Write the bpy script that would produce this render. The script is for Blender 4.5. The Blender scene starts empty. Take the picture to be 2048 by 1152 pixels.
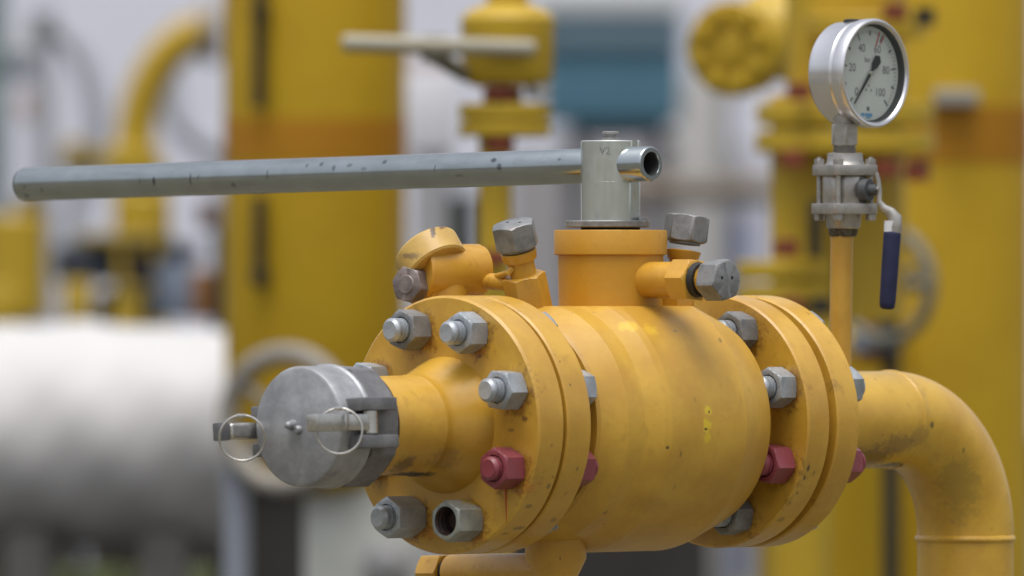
import bpy, bmesh, math, random
from mathutils import Vector, Matrix
random.seed(7)
R = math.radians
scene = bpy.context.scene
COL = scene.collection

# ------------------------------------------------------------------ camera model
FPX = 23310.0          # focal length in pixels of a 2048 px wide picture
D = 9.0                # distance of the valve
K = D / FPX            # metres per pixel at that distance
ZC = 0.72              # camera height
TH = R(42.8)
ST, CT = math.sin(TH), math.cos(TH)
def at(px, py, Y):
    u = Y / FPX
    return Vector(((px - 1024) * u, Y, ZC + (576 - py) * u))
O0 = at(888, 850, D)                   # centre of the front flange face
AX = Vector((ST, CT, 0))               # along the valve, away from the camera
BX = Vector((CT, -ST, 0))              # across the valve, to the right and nearer
UP = Vector((0, 0, 1))
def V(s, b=0.0, z=0.0):
    return O0 + K * (s * AX + b * BX + z * UP)
def s_of(c):                           # axial station whose centre shows at picture x = c
    q = c - 1024
    return (q + 136) / (ST - q * CT / FPX)
def depth(s, b=0.0):
    return D + K * (s * CT - b * ST)
def zy(py, s, b=0.0):                  # height above the valve axis that shows at picture y
    return (576 - py) * depth(s, b) / D + 274
def b_of(px, s):
    q = (px - 1024) / FPX
    X0 = V(s).x; Y0 = V(s).y
    return (q * Y0 - X0) / (K * (CT + q * ST))

# ------------------------------------------------------------------ materials
def new_mat(name):
    m = bpy.data.materials.new(name); m.use_nodes = True
    nt = m.node_tree
    return m, nt, nt.nodes['Principled BSDF']
def N(nt, t, **kw):
    n = nt.nodes.new(t)
    for k, v in kw.items(): setattr(n, k, v)
    return n
def L(nt, a, b): nt.links.new(a, b)
def noise(nt, vec, scale, detail=4, rough=.6, dist=0.0):
    n = N(nt, 'ShaderNodeTexNoise'); n.inputs['Scale'].default_value = scale
    n.inputs['Detail'].default_value = detail; n.inputs['Roughness'].default_value = rough
    n.inputs['Distortion'].default_value = dist
    L(nt, vec, n.inputs['Vector']); return n.outputs['Fac']
def ramp(nt, val, a, b):
    n = N(nt, 'ShaderNodeMapRange'); n.interpolation_type = 'SMOOTHSTEP'
    n.inputs['From Min'].default_value = a; n.inputs['From Max'].default_value = b
    L(nt, val, n.inputs['Value']); return n.outputs['Result']
def mathn(nt, op, a, b):
    n = N(nt, 'ShaderNodeMath', operation=op)
    for i, v in enumerate((a, b)):
        if hasattr(v, 'is_output'): L(nt, v, n.inputs[i])
        else: n.inputs[i].default_value = v
    return n.outputs[0]
def mix(nt, fac, a, b):
    n = N(nt, 'ShaderNodeMix', data_type='RGBA')
    if hasattr(fac, 'is_output'): L(nt, fac, n.inputs[0])
    else: n.inputs[0].default_value = fac
    for i, v in ((6, a), (7, b)):
        if hasattr(v, 'is_output'): L(nt, v, n.inputs[i])
        else: n.inputs[i].default_value = (*v, 1)
    return n.outputs[2]
def bump(nt, p, h, strength, dist):
    n = N(nt, 'ShaderNodeBump'); n.inputs['Strength'].default_value = strength
    n.inputs['Distance'].default_value = dist
    L(nt, h, n.inputs['Height']); L(nt, n.outputs['Normal'], p.inputs['Normal'])
def coords(nt): return N(nt, 'ShaderNodeTexCoord').outputs['Object']
def spot(nt, vec, c, r, nz, wob=.75):
    sub = N(nt, 'ShaderNodeVectorMath', operation='SUBTRACT'); L(nt, vec, sub.inputs[0]); sub.inputs[1].default_value = c
    dv = N(nt, 'ShaderNodeVectorMath', operation='DIVIDE'); L(nt, sub.outputs[0], dv.inputs[0]); dv.inputs[1].default_value = r
    ln = N(nt, 'ShaderNodeVectorMath', operation='LENGTH'); L(nt, dv.outputs[0], ln.inputs[0])
    w = mathn(nt, 'ADD', ln.outputs['Value'], mathn(nt, 'MULTIPLY', mathn(nt, 'SUBTRACT', nz, .5), wob * 4))
    return ramp(nt, w, 1.1, .5)

ORANGE = (0.57, 0.318, 0.030)
def paint(name, col=ORANGE, dirt=.5, chips=1.0, rough=.42, spots=(), scale=1.0, tone=.16, chalk=.0, spec=.5, coat=.5, wear=0.0):
    """oil paint on steel: brush variation, rubbed dirt, small chips, optional stains and painted shade (centre, radii, colour, amount)"""
    m, nt, p = new_mat(name)
    v = coords(nt)
    n1 = noise(nt, v, 16 * scale, 5); n2 = noise(nt, v, 75 * scale, 4, .65, .6); n3 = noise(nt, v, 260 * scale, 3, .7)
    lo = tuple(c * (1 - tone * f) for c, f in zip(col, (1, 1.25, 1.0)))
    hi = tuple(min(1, c * (1 + tone * f)) for c, f in zip(col, (.5, .75, 1.8)))
    c = mix(nt, ramp(nt, n1, .3, .7), lo, hi)
    dm = mathn(nt, 'MULTIPLY', ramp(nt, n2, .52, .78), ramp(nt, n1, .42, .62))
    c = mix(nt, mathn(nt, 'MULTIPLY', dm, dirt), c, tuple(x * f for x, f in zip(col, (.42, .36, .6))))
    mp = N(nt, 'ShaderNodeMapping'); mp.inputs['Scale'].default_value = (1.0, 1.0, .35); L(nt, v, mp.inputs['Vector'])
    n4 = noise(nt, mp.outputs[0], 120 * scale, 2, .5, .3)
    ch = mathn(nt, 'MULTIPLY', ramp(nt, n4, .735, .765), chips)
    c = mix(nt, ch, c, (.045, .03, .018))
    nz = mathn(nt, 'ADD', mathn(nt, 'MULTIPLY', n2, .5), mathn(nt, 'MULTIPLY', n3, .5))
    for (sc, sr, scol, amt) in spots:
        c = mix(nt, mathn(nt, 'MULTIPLY', spot(nt, v, sc, sr, nz), amt), c, scol)
    if wear:                                   # paint knocked off along the edges
        bv = N(nt, 'ShaderNodeBevel'); bv.samples = 6; bv.inputs['Radius'].default_value = .0016
        gm = N(nt, 'ShaderNodeNewGeometry'); dt = N(nt, 'ShaderNodeVectorMath', operation='DOT_PRODUCT')
        L(nt, bv.outputs[0], dt.inputs[0]); L(nt, gm.outputs['Normal'], dt.inputs[1])
        e = ramp(nt, mathn(nt, 'SUBTRACT', 1.0, dt.outputs['Value']), .02, .12)
        e = mathn(nt, 'MULTIPLY', e, ramp(nt, mathn(nt, 'ADD', mathn(nt, 'MULTIPLY', n2, .6), mathn(nt, 'MULTIPLY', n1, .4)), .52, .60))
        c = mix(nt, mathn(nt, 'MULTIPLY', e, wear), c, (.10, .055, .03))
    L(nt, c, p.inputs['Base Color'])
    rr = N(nt, 'ShaderNodeMapRange'); rr.inputs['To Min'].default_value = rough - .08; rr.inputs['To Max'].default_value = rough + .16
    L(nt, n2, rr.inputs['Value']); L(nt, rr.outputs[0], p.inputs['Roughness'])
    h = mathn(nt, 'ADD', mathn(nt, 'MULTIPLY', n2, .7), mathn(nt, 'MULTIPLY', n3, .3))
    bump(nt, p, h, .22, .0016)
    p.inputs['Specular IOR Level'].default_value = spec
    p.inputs['Coat Weight'].default_value = coat; p.inputs['Coat Roughness'].default_value = .28
    p.inputs['Sheen Weight'].default_value = chalk; p.inputs['Sheen Roughness'].default_value = .45
    p.inputs['Sheen Tint'].default_value = (1, .97, .9, 1)
    return m
def metal(name, col, rough, metallic=.9, var=.3, rust=0.0, scale=1.0, bmp=.25, rustcol=(.12, .05, .025), stretch=None, scuffs=0.0, rv=.12, spots=()):
    m, nt, p = new_mat(name)
    v = coords(nt)
    n1 = noise(nt, v, 60 * scale, 5); n2 = noise(nt, v, 320 * scale, 4, .7)
    vs = v
    if stretch:
        mp = N(nt, 'ShaderNodeMapping'); mp.inputs['Scale'].default_value = stretch; L(nt, v, mp.inputs['Vector']); vs = mp.outputs[0]
    n3 = noise(nt, vs, 150 * scale, 3, .6)
    c = mix(nt, ramp(nt, n1, .3, .7), tuple(x * (1 - var) for x in col), tuple(min(1, x * (1 + var)) for x in col))
    c = mix(nt, mathn(nt, 'MULTIPLY', ramp(nt, n3, .5, .8), .35), c, tuple(x * .5 for x in col))
    if rust: c = mix(nt, mathn(nt, 'MULTIPLY', ramp(nt, n1, .52, .66), rust), c, rustcol)
    if scuffs:
        mp = N(nt, 'ShaderNodeMapping'); mp.inputs['Scale'].default_value = (3.2, 1, 1); L(nt, v, mp.inputs['Vector'])
        n4 = noise(nt, mp.outputs[0], 34 * scale, 2, .5, .4)
        c = mix(nt, mathn(nt, 'MULTIPLY', ramp(nt, n4, .665, .70), scuffs), c, tuple(x * .28 for x in col))
    for (sc, sr, scol, amt) in spots:
        c = mix(nt, mathn(nt, 'MULTIPLY', spot(nt, v, sc, sr, n2, .3), amt), c, scol)
    L(nt, c, p.inputs['Base Color']); p.inputs['Metallic'].default_value = metallic
    rr = N(nt, 'ShaderNodeMapRange'); rr.inputs['To Min'].default_value = max(.05, rough - rv); rr.inputs['To Max'].default_value = rough + rv * 1.2
    L(nt, n2, rr.inputs['Value']); L(nt, rr.outputs[0], p.inputs['Roughness'])
    if bmp: bump(nt, p, n2, bmp, .0008)
    return m
def plain(name, col, rough=.6, var=.15, scale=8.0, metallic=0.0, spec=.4):
    m, nt, p = new_mat(name)
    v = coords(nt); n1 = noise(nt, v, scale, 5)
    c = mix(nt, ramp(nt, n1, .3, .7), tuple(x * (1 - var) for x in col), tuple(min(1, x * (1 + var)) for x in col))
    L(nt, c, p.inputs['Base Color']); p.inputs['Roughness'].default_value = rough
    p.inputs['Metallic'].default_value = metallic; p.inputs['Specular IOR Level'].default_value = spec
    return m

# ------------------------------------------------------------------ mesh helpers
def frame(d, ref=UP):
    d = d.normalized()
    if abs(d.dot(ref)) > .95: ref = Vector((1, 0, 0)) if abs(d.x) < .9 else Vector((0, 1, 0))
    x = ref.cross(d).normalized(); y = d.cross(x).normalized()
    return x, y, d
def lathe(bm, org, d, prof, seg=64, ref=UP, rfun=None, phase=0.0):
    """prof: list of (t, r) in metres along d"""
    x, y, d = frame(d, ref)
    rings = []
    for t, r in prof:
        if r <= 1e-9: rings.append([bm.verts.new(org + d * t)]); continue
        ring = []
        for i in range(seg):
            a = 2 * math.pi * i / seg + phase
            rr = rfun(a, r, t) if rfun else r
            ring.append(bm.verts.new(org + d * t + (x * math.cos(a) + y * math.sin(a)) * rr))
        rings.append(ring)
    for A, B in zip(rings, rings[1:]):
        if len(A) == 1 and len(B) == 1: continue
        for i in range(seg):
            j = (i + 1) % seg
            if len(A) == 1: bm.faces.new((A[0], B[j], B[i]))
            elif len(B) == 1: bm.faces.new((A[i], A[j], B[0]))
            else: bm.faces.new((A[i], A[j], B[j], B[i]))
    return rings
def lp(bm, org, d, prof, **kw):       # profile in pixels
    return lathe(bm, org, d, [(t * K, r * K) for t, r in prof], **kw)
def hexnut(bm, org, d, ap, h, phase=0.0, seg=72, sides=6, bore=0.0, bore_depth=0.0, chamfer_back=True, ref=UP):
    """nut or bolt head with chamfered corners; ap = half width across flats (metres)"""
    step = 2 * math.pi / sides
    def rh(a): return ap / math.cos(((a - phase + step / 2) % step) - step / 2)
    cr = ap / math.cos(step / 2); ch = (cr - ap) * .62
    def rf(a, r, t): return min(rh(a), r)
    prof = [(0, 0)]
    if chamfer_back: prof += [(0, ap * .97)] + [(ch * q, ap * .97 + (cr - ap * .97) * q) for q in (.33, .66, 1.)]
    else: prof += [(0, cr)]
    prof += [(h - ch * q, ap * .97 + (cr - ap * .97) * q) for q in (1., .66, .33)] + [(h, ap * .97)]
    if bore: prof += [(h, bore), (h - bore_depth, bore * .93), (h - bore_depth, 0)]
    else: prof += [(h, 0)]
    lathe(bm, org, d, prof, seg=seg, rfun=rf, ref=ref)
def tube(bm, pts, rad, seg=24, closed=False, caps=True, flat=None):
    pts = [Vector(p) for p in pts]; n = len(pts)
    if not hasattr(rad, '__len__'): rad = [rad] * n
    tang = []
    for i in range(n):
        if closed: t = pts[(i + 1) % n] - pts[i - 1]
        else: t = pts[min(i + 1, n - 1)] - pts[max(i - 1, 0)]
        tang.append(t.normalized())
    x = frame(tang[0])[0]; rings = []
    for i in range(n):
        d = tang[i]; x = (x - d * x.dot(d)).normalized(); y = d.cross(x)
        fx, fy = flat if flat else (1, 1)
        rings.append([bm.verts.new(pts[i] + (x * math.cos(2 * math.pi * k / seg) * fx + y * math.sin(2 * math.pi * k / seg) * fy) * rad[i]) for k in range(seg)])
    m = n if closed else n - 1
    for i in range(m):
        A, B = rings[i], rings[(i + 1) % n]
        off = 0
        if closed and i == n - 1:
            off = min(range(seg), key=lambda o: (A[0].co - B[o].co).length)
        for k in range(seg):
            bm.faces.new((A[k], A[(k + 1) % seg], B[(k + 1 + off) % seg], B[(k + off) % seg]))
    if caps and not closed:
        bm.faces.new(rings[0][::-1]); bm.faces.new(rings[-1])
def box(bm, c, ex, ey, ez, bev=0.0, seg=2):
    """c centre; ex, ey, ez half-axis vectors"""
    t = bmesh.new()
    vs = [t.verts.new(c + ex * i + ey * j + ez * k) for i in (-1, 1) for j in (-1, 1) for k in (-1, 1)]
    for f in ((0, 1, 3, 2), (4, 6, 7, 5), (0, 4, 5, 1), (2, 3, 7, 6), (0, 2, 6, 4), (1, 5, 7, 3)):
        t.faces.new([vs[i] for i in f])
    bmesh.ops.recalc_face_normals(t, faces=t.faces)
    if bev: bmesh.ops.bevel(t, geom=t.edges[:], offset=bev, segments=seg, profile=.6, affect='EDGES')
    merge(bm, t); t.free()
def merge(bm, t):
    mp = {v: bm.verts.new(v.co) for v in t.verts}
    for f in t.faces: bm.faces.new([mp[v] for v in f.verts])
def prism(bm, outline, ext, bev=0.0):
    """outline: world points of a flat polygon; ext: extrusion vector"""
    t = bmesh.new()
    a = [t.verts.new(p) for p in outline]; b = [t.verts.new(p + ext) for p in outline]
    t.faces.new(a); t.faces.new(b[::-1]); n = len(a)
    for i in range(n): t.faces.new((a[i], b[i], b[(i + 1) % n], a[(i + 1) % n]))
    bmesh.ops.recalc_face_normals(t, faces=t.faces)
    if bev: bmesh.ops.bevel(t, geom=t.edges[:], offset=bev, segments=2, profile=.6, affect='EDGES')
    merge(bm, t); t.free()
def text_bm(bm, body, size, org, rx, ry, thick=.0002):
    cu = bpy.data.curves.new('lettering', 'FONT'); cu.body = body; cu.size = size
    cu.align_x = 'CENTER'; cu.align_y = 'CENTER'
    ob = bpy.data.objects.new('lettering', cu); COL.objects.link(ob)
    bpy.context.view_layer.update()
    me = bpy.data.meshes.new_from_object(ob.evaluated_get(bpy.context.evaluated_depsgraph_get()))
    bpy.data.objects.remove(ob); bpy.data.curves.remove(cu)
    vs = [bm.verts.new(org + rx * v.co.x + ry * v.co.y) for v in me.vertices]
    for p in me.polygons:
        try: bm.faces.new([vs[i] for i in p.vertices])
        except ValueError: pass
    bpy.data.meshes.remove(me)
def build(name, bm, mat, parent=None, root=None, sharp=32, recalc=True):
    """link bm as one object; world coordinates are turned into those of the root (an Empty)"""
    org = root.location if root is not None else Vector((0, 0, 0))
    if recalc: bmesh.ops.recalc_face_normals(bm, faces=bm.faces)
    for v in bm.verts: v.co -= org
    lim = R(sharp)
    for f in bm.faces: f.smooth = True
    for e in bm.edges:
        if len(e.link_faces) == 2: e.smooth = e.calc_face_angle(0) < lim
    me = bpy.data.meshes.new(name); bm.to_mesh(me); bm.free()
    me.materials.append(mat)
    o = bpy.data.objects.new(name, me); COL.objects.link(o)
    if parent is not None: o.parent = parent
    return o
def thing(name, label, cat, loc, group=None):
    o = bpy.data.objects.new(name, None); COL.objects.link(o); o.location = loc
    o.empty_display_size = .02
    o['label'] = label; o['category'] = cat
    if group: o['group'] = group
    return o
class Part:
    """collects one mesh:  with Part('name', mat, parent, root) as bm: ..."""
    def __init__(self, name, mat, parent, root=None, sharp=32, recalc=True):
        self.a = (name, mat, parent, root or parent, sharp, recalc); self.bm = bmesh.new()
    def __enter__(self): return self.bm
    def __exit__(self, *e):
        if e[0] is None:
            n, m, p, r, s, rc = self.a
            self.obj = build(n, self.bm, m, p, r, s, rc)
def loc(root, p): return tuple(p - root.location)
def scl(v): return (v[0] * K, v[1] * K, v[2] * K)

# ------------------------------------------------------------------ material set
GALV = metal('galvanised_steel', (.40, .43, .46), .40, .45, .22, .10, 1.0, .3, rustcol=(.16, .10, .06))
GALV_DULL = metal('weathered_zinc', (.25, .255, .255), .45, .4, .3, .3, 1.0, .35)
RUSTY = metal('rusty_steel', (.26, .22, .21), .5, .5, .4, .75, .8, .5)
STEMM = metal('zinc_plated_block', (.74, .78, .75), .24, .9, .10, .22, .5, .0, rustcol=(.38, .34, .18), stretch=(1, 1, .1), rv=.04)
CAST = metal('cast_aluminium', (.34, .345, .36), .48, .5, .2, .3, .5, .45, rustcol=(.48, .48, .485))
CAST_SHADE = metal('shaded_cast_aluminium', (.19, .19, .195), .5, .5, .22, .3, .6, .5, rustcol=(.27, .27, .26))  # darker cast aluminium: shade on coupling sides painted in; also the arm tip
STAIN = metal('stainless_steel', (.44, .42, .39), .36, .8, .18, .12, 1.0, .2, rustcol=(.2, .16, .12))
POLISH = plain('polished_stainless', (.78, .77, .79), .27, .03, 40, .92)
BRIGHT = metal('bright_steel', (.62, .60, .56), .22, .95, .12, .0, 1, .1)
REDP = paint('red_paint', (.25, .045, .055), .4, .6, .45, coat=.4)
BLACK = plain('black_rubber', (.018, .018, .018), .6)
GASKET = plain('dark_gasket', (.05, .03, .015), .8)
GRIP = plain('blue_vinyl', (.018, .021, .06), .42, .2, 60)
DIALW = plain('dial_white', (.62, .64, .60), .5, .03)
INK = plain('dial_ink', (.035, .037, .04), .5)
PRINT = plain('dial_print', (.15, .155, .16), .5)
REDINK = plain('dial_red', (.5, .03, .03), .5)
BLUEINK = plain('dial_blue', (.12, .32, .55), .5)
PAINT = paint('orange_yellow_paint')
def glass_mat():
    m = bpy.data.materials.new('gauge_glass'); m.use_nodes = True; nt = m.node_tree
    nt.nodes.remove(nt.nodes['Principled BSDF']); out = nt.nodes['Material Output']
    t = N(nt, 'ShaderNodeBsdfTransparent'); t.inputs['Color'].default_value = (.93, .95, .94, 1)
    g = N(nt, 'ShaderNodeBsdfGlossy'); g.inputs['Roughness'].default_value = .03
    lw = N(nt, 'ShaderNodeLayerWeight'); lw.inputs['Blend'].default_value = .5
    pw = mathn(nt, 'POWER', lw.outputs['Facing'], 4.0); f = N(nt, 'ShaderNodeMath', operation='MULTIPLY_ADD'); L(nt, pw, f.inputs[0]); f.inputs[1].default_value = .9; f.inputs[2].default_value = .035
    mx = N(nt, 'ShaderNodeMixShader'); L(nt, f.outputs[0], mx.inputs[0]); L(nt, t.outputs[0], mx.inputs[1]); L(nt, g.outputs[0], mx.inputs[2])
    L(nt, mx.outputs[0], out.inputs['Surface']); return m
GLASS = glass_mat()

# ================================================================== FOREGROUND
GROUND = 0.0
# ---- ball valve
S_MID = s_of(1221)
VR = V(S_MID)
valve = thing('ball_valve', 'orange-yellow flanged ball valve with long grey lever, in focus at the centre', 'valve', Vector((VR.x, VR.y, GROUND)))
def fc(s): return 1 + s * CT / FPX
sA, sB, sC, sD, sE = 222, 285, s_of(1122), s_of(1136), s_of(1305)
sF = s_of(1382)
def flatcut(b_half_z):
    pass
ys = (1.0, .8, .03)
def sp(px, py, b, s):                       # a spot on the body: centre in root space
    return loc(valve, V(s, b, zy(py, s, b)))
BODY_SPOTS = []
def on_body(px, py, rad=262):               # point of the body's cylinder under a picture point
    b = 100.
    for _ in range(30):
        s = S_MID
        # solve s for b
        lo, hi = 0., 1100.
        for _ in range(40):
            s = (lo + hi) / 2
            P = V(s, b, 0); x = 1024 + FPX * P.x / P.y
            if x < px: lo = s
            else: hi = s
        z = zy(py, s, b)
        b = math.sqrt(max(0, rad * rad - z * z))
    return s, b, z
for px, py, r, col, amt in ((1416, 822, (12, 12, 9), (.75, .55, .02), .9), (1414, 848, (14, 14, 16), (.75, .55, .02), .85), (1416, 876, (12, 12, 11), (.72, .5, .02), .8),
                            (1262, 650, (26, 26, 15), (.75, .52, .03), .6), (1206, 668, (26, 26, 12), (.75, .52, .03), .5), (1300, 660, (22, 22, 14), (.75, .5, .03), .5),
                            (1418, 824, (3, 3, 4), (.05, .03, .02), .9), (1412, 858, (5, 5, 2.5), (.06, .04, .02), .9),
                            (1336, 896, (5, 5, 5), (.07, .05, .02), .9), (1362, 908, (4, 4, 9), (.2, .12, .02), .7), (1350, 662, (7, 7, 3), (.25, .16, .08), .7),
                            (1300, 1010, (60, 60, 20), (.30, .15, .03), .25), (1215, 815, (22, 22, 3), (.32, .2, .03), .8), (1260, 960, (8, 8, 40), (.30, .17, .02), .4)):
    s, b, z = on_body(px, py)
    BODY_SPOTS.append((loc(valve, V(s, b, z)), scl(r), col, amt))
BODYP = paint('body_paint', (.59, .335, .034), .3, .5, .46, BODY_SPOTS, coat=.3)
FLAT = zy(612, S_MID)
with Part('body', BODYP, valve, None, 9) as bm:
    prof = [(158, 120), (205, 150), (sA, 150), (sA, 212), (sA + 6, 218), (sB, 241), (sC - 14, 242), (sC, 246), (sD + 8, 258), (sD + 26, 262), (sE - 5, 262), (sE + 4, 260),
            (sF - 5, 217 * fc(sF)), (sF, 212 * fc(sF)), (sF, 150), (sF + 20, 150), (s_of(1428), 120)]
    def rf(a, r, t):                          # the top is milled flat where the bonnet sits
        f = FLAT * K
        c = math.sin(a)
        return min(r, f / c) if c > .2 and r > f else r
    lp(bm, V(0), AX, prof, seg=180, rfun=rf)
FL_SPOTS = []
def vflange(s0, s1, name):
    c0 = V(s0)
    with Part(name, FLP, valve) as bm:
        lp(bm, V(0), AX, [(s0 + 7, 110), (s0 - 4, 110), (s0 - 4, 150), (s0 - 9, 150), (s0 - 9, 225), (s0 , 226), (s0, 255), (s0 + 4, 259), (s1 - 4, 259), (s1, 255), (s1, 110)], seg=160)
s2a, s2b = s_of(1137 - 190) - 1, s_of(1184 - 190)
s3a, s3b = s_of(1428), s_of(1471.5)
s4a, s4b = s_of(1487), s_of(1531)
RIM_SPOTS = []
def on_rim(px, py, s, rad=258):              # point of a disc's rim under a picture point
    z = zy(py, s, rad * .8)
    b = math.sqrt(max(0, rad * rad - z * z))
    return loc(valve, V(s, b, z))
for px, py, s, r, amt in ((1160, 935, 128, (3, 3, 9), .6), (1140, 985, 120, (3, 3, 15), .45), (1150, 770, 105, (3, 3, 4), .7), (1100, 1040, 130, (8, 8, 6), .45),
                          (1616, 935, 828, (6, 6, 12), .9), (1612, 955, 826, (4, 4, 10), .85), (1600, 985, 824, (4, 4, 8), .7), (1630, 945, 850, (3, 3, 5), .7),
                          (1592, 1005, 820, (5, 5, 5), .6), (1560, 1040, 830, (12, 12, 8), .5), (1600, 930, 812, (3, 3, 30), .35)):
    RIM_SPOTS.append((on_rim(px, py, s), scl(r), (.06, .035, .02), amt))
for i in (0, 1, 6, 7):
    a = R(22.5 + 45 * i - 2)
    RIM_SPOTS.append((loc(valve, V(s3a, 203 * math.cos(a) + 5, 203 * math.sin(a) - 6)), scl((52, 52, 50)), (.20, .075, .012), .7))  # rusty halo round the nut, with its contact shade painted in
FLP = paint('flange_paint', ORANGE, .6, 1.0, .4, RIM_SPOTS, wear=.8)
EFLP = paint('rear_flange_paint', ORANGE, .8, 1.6, .42, wear=.9)
with Part('flange', FLP, valve) as bm:
    lp(bm, V(0), AX, [(s2a - 7, 100), (s2a - 7, 203), (s2a, 206), (s2a, 255), (s2a + 4, 259), (s2b - 4, 259), (s2b, 255), (s2b, 100)], seg=160)
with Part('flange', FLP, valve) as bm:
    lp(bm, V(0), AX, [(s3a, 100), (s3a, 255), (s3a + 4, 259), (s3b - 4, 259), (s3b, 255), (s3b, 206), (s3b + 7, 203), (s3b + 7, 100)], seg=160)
# gaskets
for g0, g1 in ((75 + 5, s2a - 7), (s3b + 7, s4a - 7)):
    with Part('gasket', GASKET, valve) as bm:
        lp(bm, V(0), AX, [(g0, 100), (g0, 198), (g1, 198), (g1, 100)], seg=96)
# bonnet and collar
ZB = lambda y: zy(y, S_MID)
F = depth(S_MID) / D
BONP = paint('bonnet_paint', (.55, .275, .018), .3, .25, .42, tone=.08, coat=.2)
with Part('bonnet', BONP, valve) as bm:
    lp(bm, V(S_MID), UP, [(200, 104 * F), (ZB(612), 104 * F), (ZB(510), 106 * F), (ZB(510), 100 * F)], seg=128)
with Part('collar', BONP, valve) as bm:
    lp(bm, V(S_MID), UP, [(ZB(510), 60), (ZB(510), 111 * F), (ZB(508), 113 * F), (ZB(463), 113.5 * F), (ZB(460), 112 * F), (ZB(460), 20)], seg=128)
with Part('spacer', BLACK, valve) as bm:
    lp(bm, V(S_MID), UP, [(ZB(460), 60), (ZB(455), 60), (ZB(455), 20)], seg=64)
with Part('indicator_plate', GALV_DULL, valve) as bm:
    t0, t1 = ZB(455), ZB(441)
    def rf(a, r, t):
        q = (a % (2 * math.pi)) / (2 * math.pi)
        return r * (1.0 if not (.40 < q < .50) else .8)
    lp(bm, V(S_MID, -8), UP, [(t0, 20), (t0, 83), (t0 + 2, 86), (t1 - 2, 86), (t1, 84), (t1, 20)], seg=96, rfun=rf)
    P = V(S_MID, 0, 0)
    box(bm, V(S_MID, 0, (t0 + t1) / 2 + 5) + Vector((68 * K, -20 * K, 0)), Vector((8 * K, 0, 0)), Vector((0, 8 * K, 0)), UP * 9 * K, 2 * K)
# stem block
LB_, LE_ = b_of(49, S_MID), b_of(1303, S_MID)
with Part('stem_block', STEMM, valve) as bm:
    t0, t1, t2 = ZB(441), ZB(363), ZB(281)
    def rf(a, r, t):                         # round bar with two broad flats
        q = math.cos(a - R(60)); lim = 56 * F * K
        return min(r, lim / abs(q)) if abs(q) > .3 else r
    lp(bm, V(S_MID), UP, [(t0, 20), (t0, 59 * F), (t1 - .6, 59.6 * F), (t1, 59 * F), (t1 + .6, 59.6 * F), (t2 - 2, 59.6 * F), (t2, 57 * F), (t2, 0)], seg=96, rfun=rf)
with Part('stem_bolt', GALV_DULL, valve) as bm:
    lp(bm, V(S_MID), UP, [(ZB(281), 17), (ZB(275), 17.5), (ZB(275), 12), (ZB(269), 12), (ZB(268), 17), (ZB(264), 17), (ZB(262.5), 14), (ZB(262.5), 0)], seg=32)
with Part('stamped_mark', plain('stamp_grey', (.24, .26, .255), .5), valve, recalc=False) as bm:
    # shallow hand-punched characters on the camera side of the block
    cdir = Vector((-.20, -1, 0)).normalized(); rx = Vector((1, -.20, 0)).normalized()
    text_bm(bm, 'V2', 21 * K, V(S_MID, 0, ZB(303)) + cdir * 60.6 * F * K, rx, UP)
# lever: galvanised tube through the block
def lev(b, y): return V(S_MID, b, zy(y, S_MID, b))
P0, P1 = lev(LB_, 368.5), lev(LE_, 327.5)
LL = (P1 - P0).length / K
LEV_SPOTS = []
for px, dy, w, h, amt in ((105, 14, 3, 16, .8), (72, 6, 3, 5, .7), (70, 24, 7, 5, .7), (303, 4, 2, 9, .7), (331, 4, 4, 14, .9), (404, 6, 2.5, 18, .8), (420, -2, 2.5, 6, .5), (558, -4, 2, 16, .7), (488, 16, 6, 5, .6),
                          (634, -18, 4, 6, .6), (662, -20, 6, 6, .7), (690, -12, 5, 9, .7), (720, -16, 8, 5, .5), (750, -8, 10, 4, .4), (788, -20, 7, 6, .75), (893, -6, 2, 12, .6), (1008, -16, 8, 6, .85), (1022, -2, 8, 9, .7), (1140, -14, 6, 4, .5), (940, 12, 14, 4, .35)):
    b_ = b_of(px, S_MID); q_ = (b_ - LB_) / (LE_ - LB_)
    c_ = P0.lerp(P1, q_); d_ = depth(S_MID, b_) / D
    zz = -dy * d_
    LEV_SPOTS.append((loc(valve, c_ - AX * K * math.sqrt(max(0, 35.6 ** 2 - zz * zz)) + UP * zz * K), (w * K * 1.1, w * K * 1.1, h * K), (.09, .10, .11), amt))
TUBE = metal('galvanised_tube', (.41, .45, .465), .17, .92, .06, .0, .8, .0, stretch=(.12, .12, 1), rv=.03, spots=LEV_SPOTS)
with Part('lever', TUBE, valve) as bm:
    rt = 35.6
    lp(bm, P0, P1 - P0, [(0, 0), (0, 32), (3, rt), (LL * .25, rt), (LL * .5, rt), (LL * .75, rt), (LL - 4, rt), (LL - 1, 34), (LL, 32.5), (LL, 24.5), (LL - 3, 23), (LL - 90, 23), (LL - 90, 0)], seg=64)
with Part('end_shade', plain('end_shade_dark', (.06, .065, .065), .6), valve) as bm:  # dark ring, paints the dim reflection along the tube's chamfered end
    lp(bm, P0, P1 - P0, [(-4, 0), (-4, 28), (-1, 34), (1, 34.6), (1, 0)], seg=48)
with Part('bore_shade', plain('dark_bore', (.03, .03, .03), .7), valve) as bm:  # dark sleeve that paints the shade inside the open tube
    lp(bm, P0, P1 - P0, [(LL - 4, 23.2), (LL - 5, 22.6), (LL - 88, 22.6), (LL - 88, 0)], seg=48)
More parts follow.
